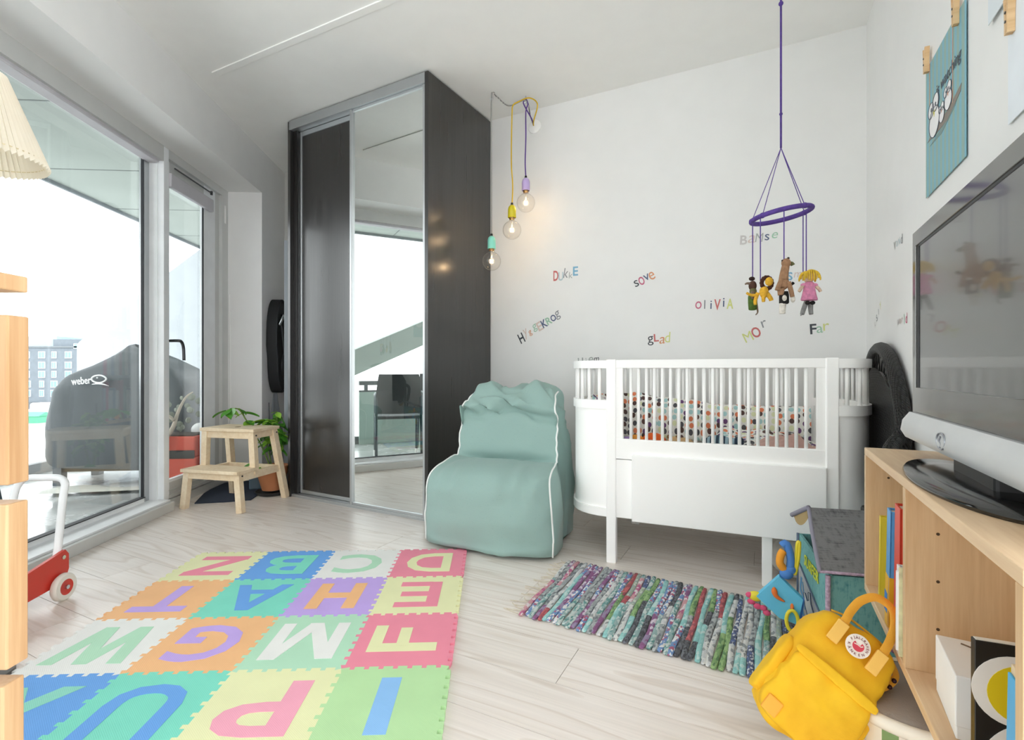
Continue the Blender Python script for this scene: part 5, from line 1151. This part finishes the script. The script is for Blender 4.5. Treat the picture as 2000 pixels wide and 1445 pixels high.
# lion
P = dstr(200, zt(552)); d = doll('knitted_lion', 'yellow knitted lion doll with a brown mane on the mobile', P); My, Mm = yarn('yellow', '#e3b038'), yarn('mane', '#4a2a1e')
ox = .024
for k in range(14):
    a = 2*pi*k/14; B().ball((ox+.02*cos(a), -.002, z(556)+.022*sin(a)), .009, (1, .8, 1), n=8).build('mane_tuft', Mm, d, smooth=True)
B().ball((ox+.004, -.012, z(554)), .017, (.9, .7, 1)).build('face', My, d, smooth=True); B().ball((ox-.01, 0, z(573)), .019, (.9, .8, 1.3)).build('body', My, d, smooth=True)
limb(d, 'leg', [(ox, -.004, z(576)), (ox+.012, -.006, z(585)), (ox+.016, -.006, z(590))], (.009, .008), My); limb(d, 'leg', [(ox-.012, .0, z(580)), (ox-.012, 0, z(592))], (.009, .006), My)
limb(d, 'tail', [(-.006, .01, z(578)), (-.03, .012, z(578)), (-.048, .012, z(574))], (.006, .005), My); limb(d, 'arm', [(-.004, .012, z(574)), (-.014, .012, z(588)), (-.014, .012, z(597))], (.008, .006), My)
# giraffe
P = dstr(247, zt(530)); d = doll('knitted_giraffe', 'tan knitted giraffe doll in black and white shorts on the mobile', P); Mt_ = yarn('tan', '#a07a5c'); Mk, Mw = yarn('black', '#1d1b1b'), yarn('white', '#dcd6cc')
B().ball((.008, 0, z(524)), .016, (1.1, .9, 1.1)).build('head', Mt_, d, smooth=True); limb(d, 'neck', [(.006, 0, z(530)), (0, 0, z(545)), (-.002, 0, z(556))], (.014, .018), Mt_)
B().ball((-.002, 0, z(561)), .022, (.9, .8, 1.2)).build('body', Mt_, d, smooth=True)
limb(d, 'horn', [(.012, 0, z(518)), (.018, 0, z(514))], (.005, .004), yarn('dark', '#33231d')); limb(d, 'ear', [(.018, 0, z(525)), (.028, 0, z(524)), (.034, 0, z(528))], (.005, .008), yarn('olive', '#6b6a45')); limb(d, 'ear', [(-.004, 0, z(522)), (-.006, 0, z(518))], (.005, .004), yarn('dark', '#33231d'))
limb(d, 'arm', [(-.012, -.006, z(555)), (-.024, -.008, z(567)), (-.03, -.008, z(575))], (.009, .009), Mt_); limb(d, 'arm', [(.01, -.012, z(560)), (.018, -.014, z(575)), (.024, -.014, z(588))], (.009, .008), Mt_); B().ball((.026, -.014, z(592)), .009, (.9, .9, 1.4)).build('hoof', Mw, d, smooth=True)
limb(d, 'leg', [(-.014, -.004, z(572)), (-.014, -.004, z(584))], (.013, .011), Mt_); B().lathe([(.014, z(577)), (.017, z(584)), (.017, z(598)), (.013, z(600))], 14).build('shorts', Mk, d, smooth=True)
B().ball((-.006, -.015, z(590)), .009, (1, .4, 1.3)).build('bib', Mw, d, smooth=True); limb(d, 'sock', [(-.004, 0, z(598)), (-.006, 0, z(610)), (-.006, 0, z(618))], (.012, .011), Mw); limb(d, 'tail', [(.014, .008, z(566)), (.03, .008, z(564)), (.04, .008, z(560))], (.003, .006), Mk)
# girl
P = dstr(5, zt(532)); P2 = dstr(14, zt(532)); d = doll('knitted_girl', 'knitted girl doll with yellow hair and a pink dress on the mobile', P); Mpk, Msk, Mha, Mgy = yarn('pink', '#e08fb4'), yarn('skin', '#dcc2ab'), yarn('hair', '#e3bd3d'), yarn('grey', '#8b8b8b')
gx = .012
B().ball((gx, 0, z(540)), .021, (1.1, .9, 1)).build('head', Msk, d, smooth=True)
for k in range(26):
    a = RAD(-20+220*k/25); yy = -.018 if k % 2 else .012
    limb(d, 'hair_strand', [(gx, yy*.4, z(530)), (gx+.026*cos(a), yy, z(535)+.012*max(0, sin(a))), (gx+.034*cos(a), yy*1.1, z(546)+.006*sin(a*3))], (.0042, .0028), Mha)
B().lathe([(.014, z(550)), (.02, z(554)), (.021, z(562)), (.026, z(575)), (.031, z(584)), (.029, z(586))], 18, Matrix.Translation((gx, 0, 0)) @ Matrix.Diagonal((1.05, .7, 1, 1))).build('dress', Mpk, d, smooth=True)
for sg in (-1, 1):
    B().ball((gx+sg*.023, 0, z(556)), .009, (1.3, .9, .9)).build('sleeve', Mpk, d, smooth=True); limb(d, 'arm', [(gx+sg*.026, 0, z(558)), (gx+sg*.037, -.004, z(564)), (gx+sg*.043, -.004, z(569))], (.007, .006), Msk)
    B().ball((gx+sg*.01, -.006, z(591)), .010, (1, .8, .8)).build('shoe', Mk, d, smooth=True); limb(d, 'leg', [(gx+sg*.008, .004, z(588)), (gx+sg*.014-.006, .004, z(603)), (gx+sg*.018-.01, .0, z(613))], (.010, .008), Mgy)
limb(d, 'yarn_end', [(gx-.028, 0, z(610)), (gx-.034, 0, z(616))], (.004, .002), Mgy)
# ================================================================ YELLOW BACKPACK
bpk = thing('backpack', 'yellow canvas backpack with a round logo leaning on the storage box', 'backpack', (.66, 1.07, .178)); bpk.scale = (.8, .8, .8)
bpk.rotation_euler = (Matrix.Rotation(RAD(-16), 4, 'Z') @ Matrix.Rotation(RAD(-24), 4, 'X') @ Matrix.Rotation(RAD(38), 4, 'Y')).to_euler()
N = NT('yellow_canvas'); a = N.noise(N.coord(), 7, 4); b = N.noise(N.coord((300, 300, 300)), 1, 2)
N.link(N.ramp(a, [(.3, srgb('#e2a90c')), (.7, srgb('#f6c81f'))]), N.b.inputs['Base Color']); N.b.inputs['Roughness'].default_value = .75; N.bump(b, .15, .001); M_can = N.m
M_str = mat('amber_webbing', '#f2b138', .7, vary=.06, bump=.4, bscale=400)
bw, bh, bd = .108, .172, .06
def soft_box(cx, cy, cz, hx, hy, hz, n=5.0, seed=0, amp=.006, wr=.0035):
    q = B(); nu, nv = 56, 34
    V = []
    for i in range(nu):
        col_ = []
        for j in range(nv):
            a = 2*pi*i/nu; t = -pi/2+pi*(j+.5)/nv
            d = Vector((cos(t)*cos(a), cos(t)*sin(a), sin(t)))
            k = (abs(d.x)**n+abs(d.y)**n+abs(d.z)**n)**(-1/n); P = d*k
            P = Vector((P.x*hx, P.y*hy, P.z*hz))
            nn = noise.noise(P*9+Vector((seed, 0, 0)))*amp+noise.noise(Vector((P.x*24+P.z*18, P.y*10, P.z*26-P.x*10))+Vector((seed, 5, 0)))*wr
            P += d*nn
            col_.append(q.bm.verts.new(P+Vector((cx, cy, cz))))
        V.append(col_)
    for i in range(nu):
        for j in range(nv-1): q.bm.faces.new((V[i][j], V[(i+1) % nu][j], V[(i+1) % nu][j+1], V[i][j+1]))
    q.bm.faces.new([V[i][0] for i in range(nu)][::-1]); q.bm.faces.new([V[i][-1] for i in range(nu)])
    return q
soft_box(0, 0, 0, bw, bd, bh, 5, 3, .014, .010).build('body', M_can, bpk, smooth=True)
soft_box(0, -bd-.002, -.068, bw*.93, .022, bh*.56, 6, 8, .009, .007).build('front_pocket', M_can, bpk, smooth=True)
soft_box(0, -bd-.022, .022, bw*.95, .008, .014, 4, 2, .003, .002).build('pocket_flap', M_can, bpk, smooth=True)
for sg in (-1, 1): soft_box(sg*(bw+.002), 0, -.05, .014, bd*.8, bh*.5, 5, 4+sg, .004, .003).build('side_pocket', M_can, bpk, smooth=True)
def strap(pts, w, th, nm, m=M_str, up=(0, 1, 0), parent=bpk):
    q = B(); P = catmull(pts, 6); q.tube(P, w/2, 8, flat=th/w, up=up); return q.build(nm, m, parent, smooth=True, angle=50)
fy_ = -bd-.009
strap([(-.05, fy_+.004, .092), (-.05, fy_-.001, .124), (-.05, fy_+.004, .159), (-.05, fy_+.015, .189), (-.043, fy_+.025, .229), (-.02, fy_+.028, .262), (.02, fy_+.028, .262), (.043, fy_+.025, .229), (.05, fy_+.015, .189), (.05, fy_+.004, .159), (.05, fy_-.001, .124), (.05, fy_+.004, .092)], .021, .005, 'carry_handle')
for sg in (-1, 1): B().box(sg*.05-.014, sg*.05+.014, fy_-.005, fy_+.004, .09, .149, .002).build('handle_tab', mat('pale_amber', '#f7c765', .7), bpk)
B().box(-.09, -.052, fy_-.024, fy_-.012, -.158, -.118, .003).build('leather_tab', mat('orange_webbing', '#f5a93a', .7), bpk)
lo_ = B().lathe([(0, 0), (.0275, 0), (.0285, .001), (.0275, .003), (0, .003)], 36, Matrix.Translation((0, fy_-.003, .122)) @ Matrix.Rotation(pi/2, 4, 'X'), cap=False).build('logo_patch', mat('patch_white', '#f6f1ea', .6), bpk)
Ml = Matrix.Translation((0, fy_-.0068, .122)) @ Matrix.Rotation(pi/2, 4, 'X')
M_mar = mat('maroon_print', '#8a4a50', .7); M_fox = mat('fox_red', '#d9485c', .7)
fox = [(.013*cos(RAD(a)), .013*sin(RAD(a))) for a in range(150, 420, 15)]+[(.004, .011), (.003, .004), (-.006, .003)]
B().prism(fox, -.0004, .0006, Ml).build('logo_emblem', M_fox, lo_)
B().tube([Ml @ Vector(p) for p in [(-.011, .0, .0012), (-.003, .002, .0012), (.005, .002, .0012), (.008, .006, .0012)]], .0012, 5).build('logo_line', MATS['patch_white'], lo_)
def arc_text(txt, r, a0, a1, flip):
    for i, c in enumerate(txt):
        if c == ' ': continue
        a = RAD(a0+(a1-a0)*i/(len(txt)-1)); me = text_mesh(c, M_mar, .0085, .01, .0002)
        me.transform(Ml @ Matrix.Translation((r*cos(a), r*sin(a), .0006)) @ Matrix.Rotation(a-pi/2+(pi if flip else 0), 4, 'Z')); link('logo_letter', me, lo_)
arc_text('FJÄLLRÄVEN', .0205, 165, 5, False); arc_text('KÅNKEN', .0205, 205, 330, True)
strap([(bw*.6, bd-.01, .12), (bw+.03, bd+.03, .09), (bw+.05, bd+.04, .0), (bw+.02, bd+.02, -.1)], .024, .005, 'shoulder_strap')
strap([(bw-.01, -.005, .075), (bw+.006, .0, .105), (bw+.012, .015, .14), (bw-.01, .03, .165)], .018, .004, 'side_strap', up=(0, 1, 0))
for dz in (.052, .072): B().ball((bw+.008, -.008, dz+.05), .006).build('snap_button', mat('dark_snap', '#3c2230', .3, .5), bpk, smooth=True)
B().tube(catmull([(-.08, -.03, bh-.012), (-.04, -.035, bh-.0), (.04, -.035, bh-.0), (.08, -.03, bh-.012)], 5), .003, 6).build('zip', mat('zip_gold', '#c99a20', .5), bpk, smooth=True)
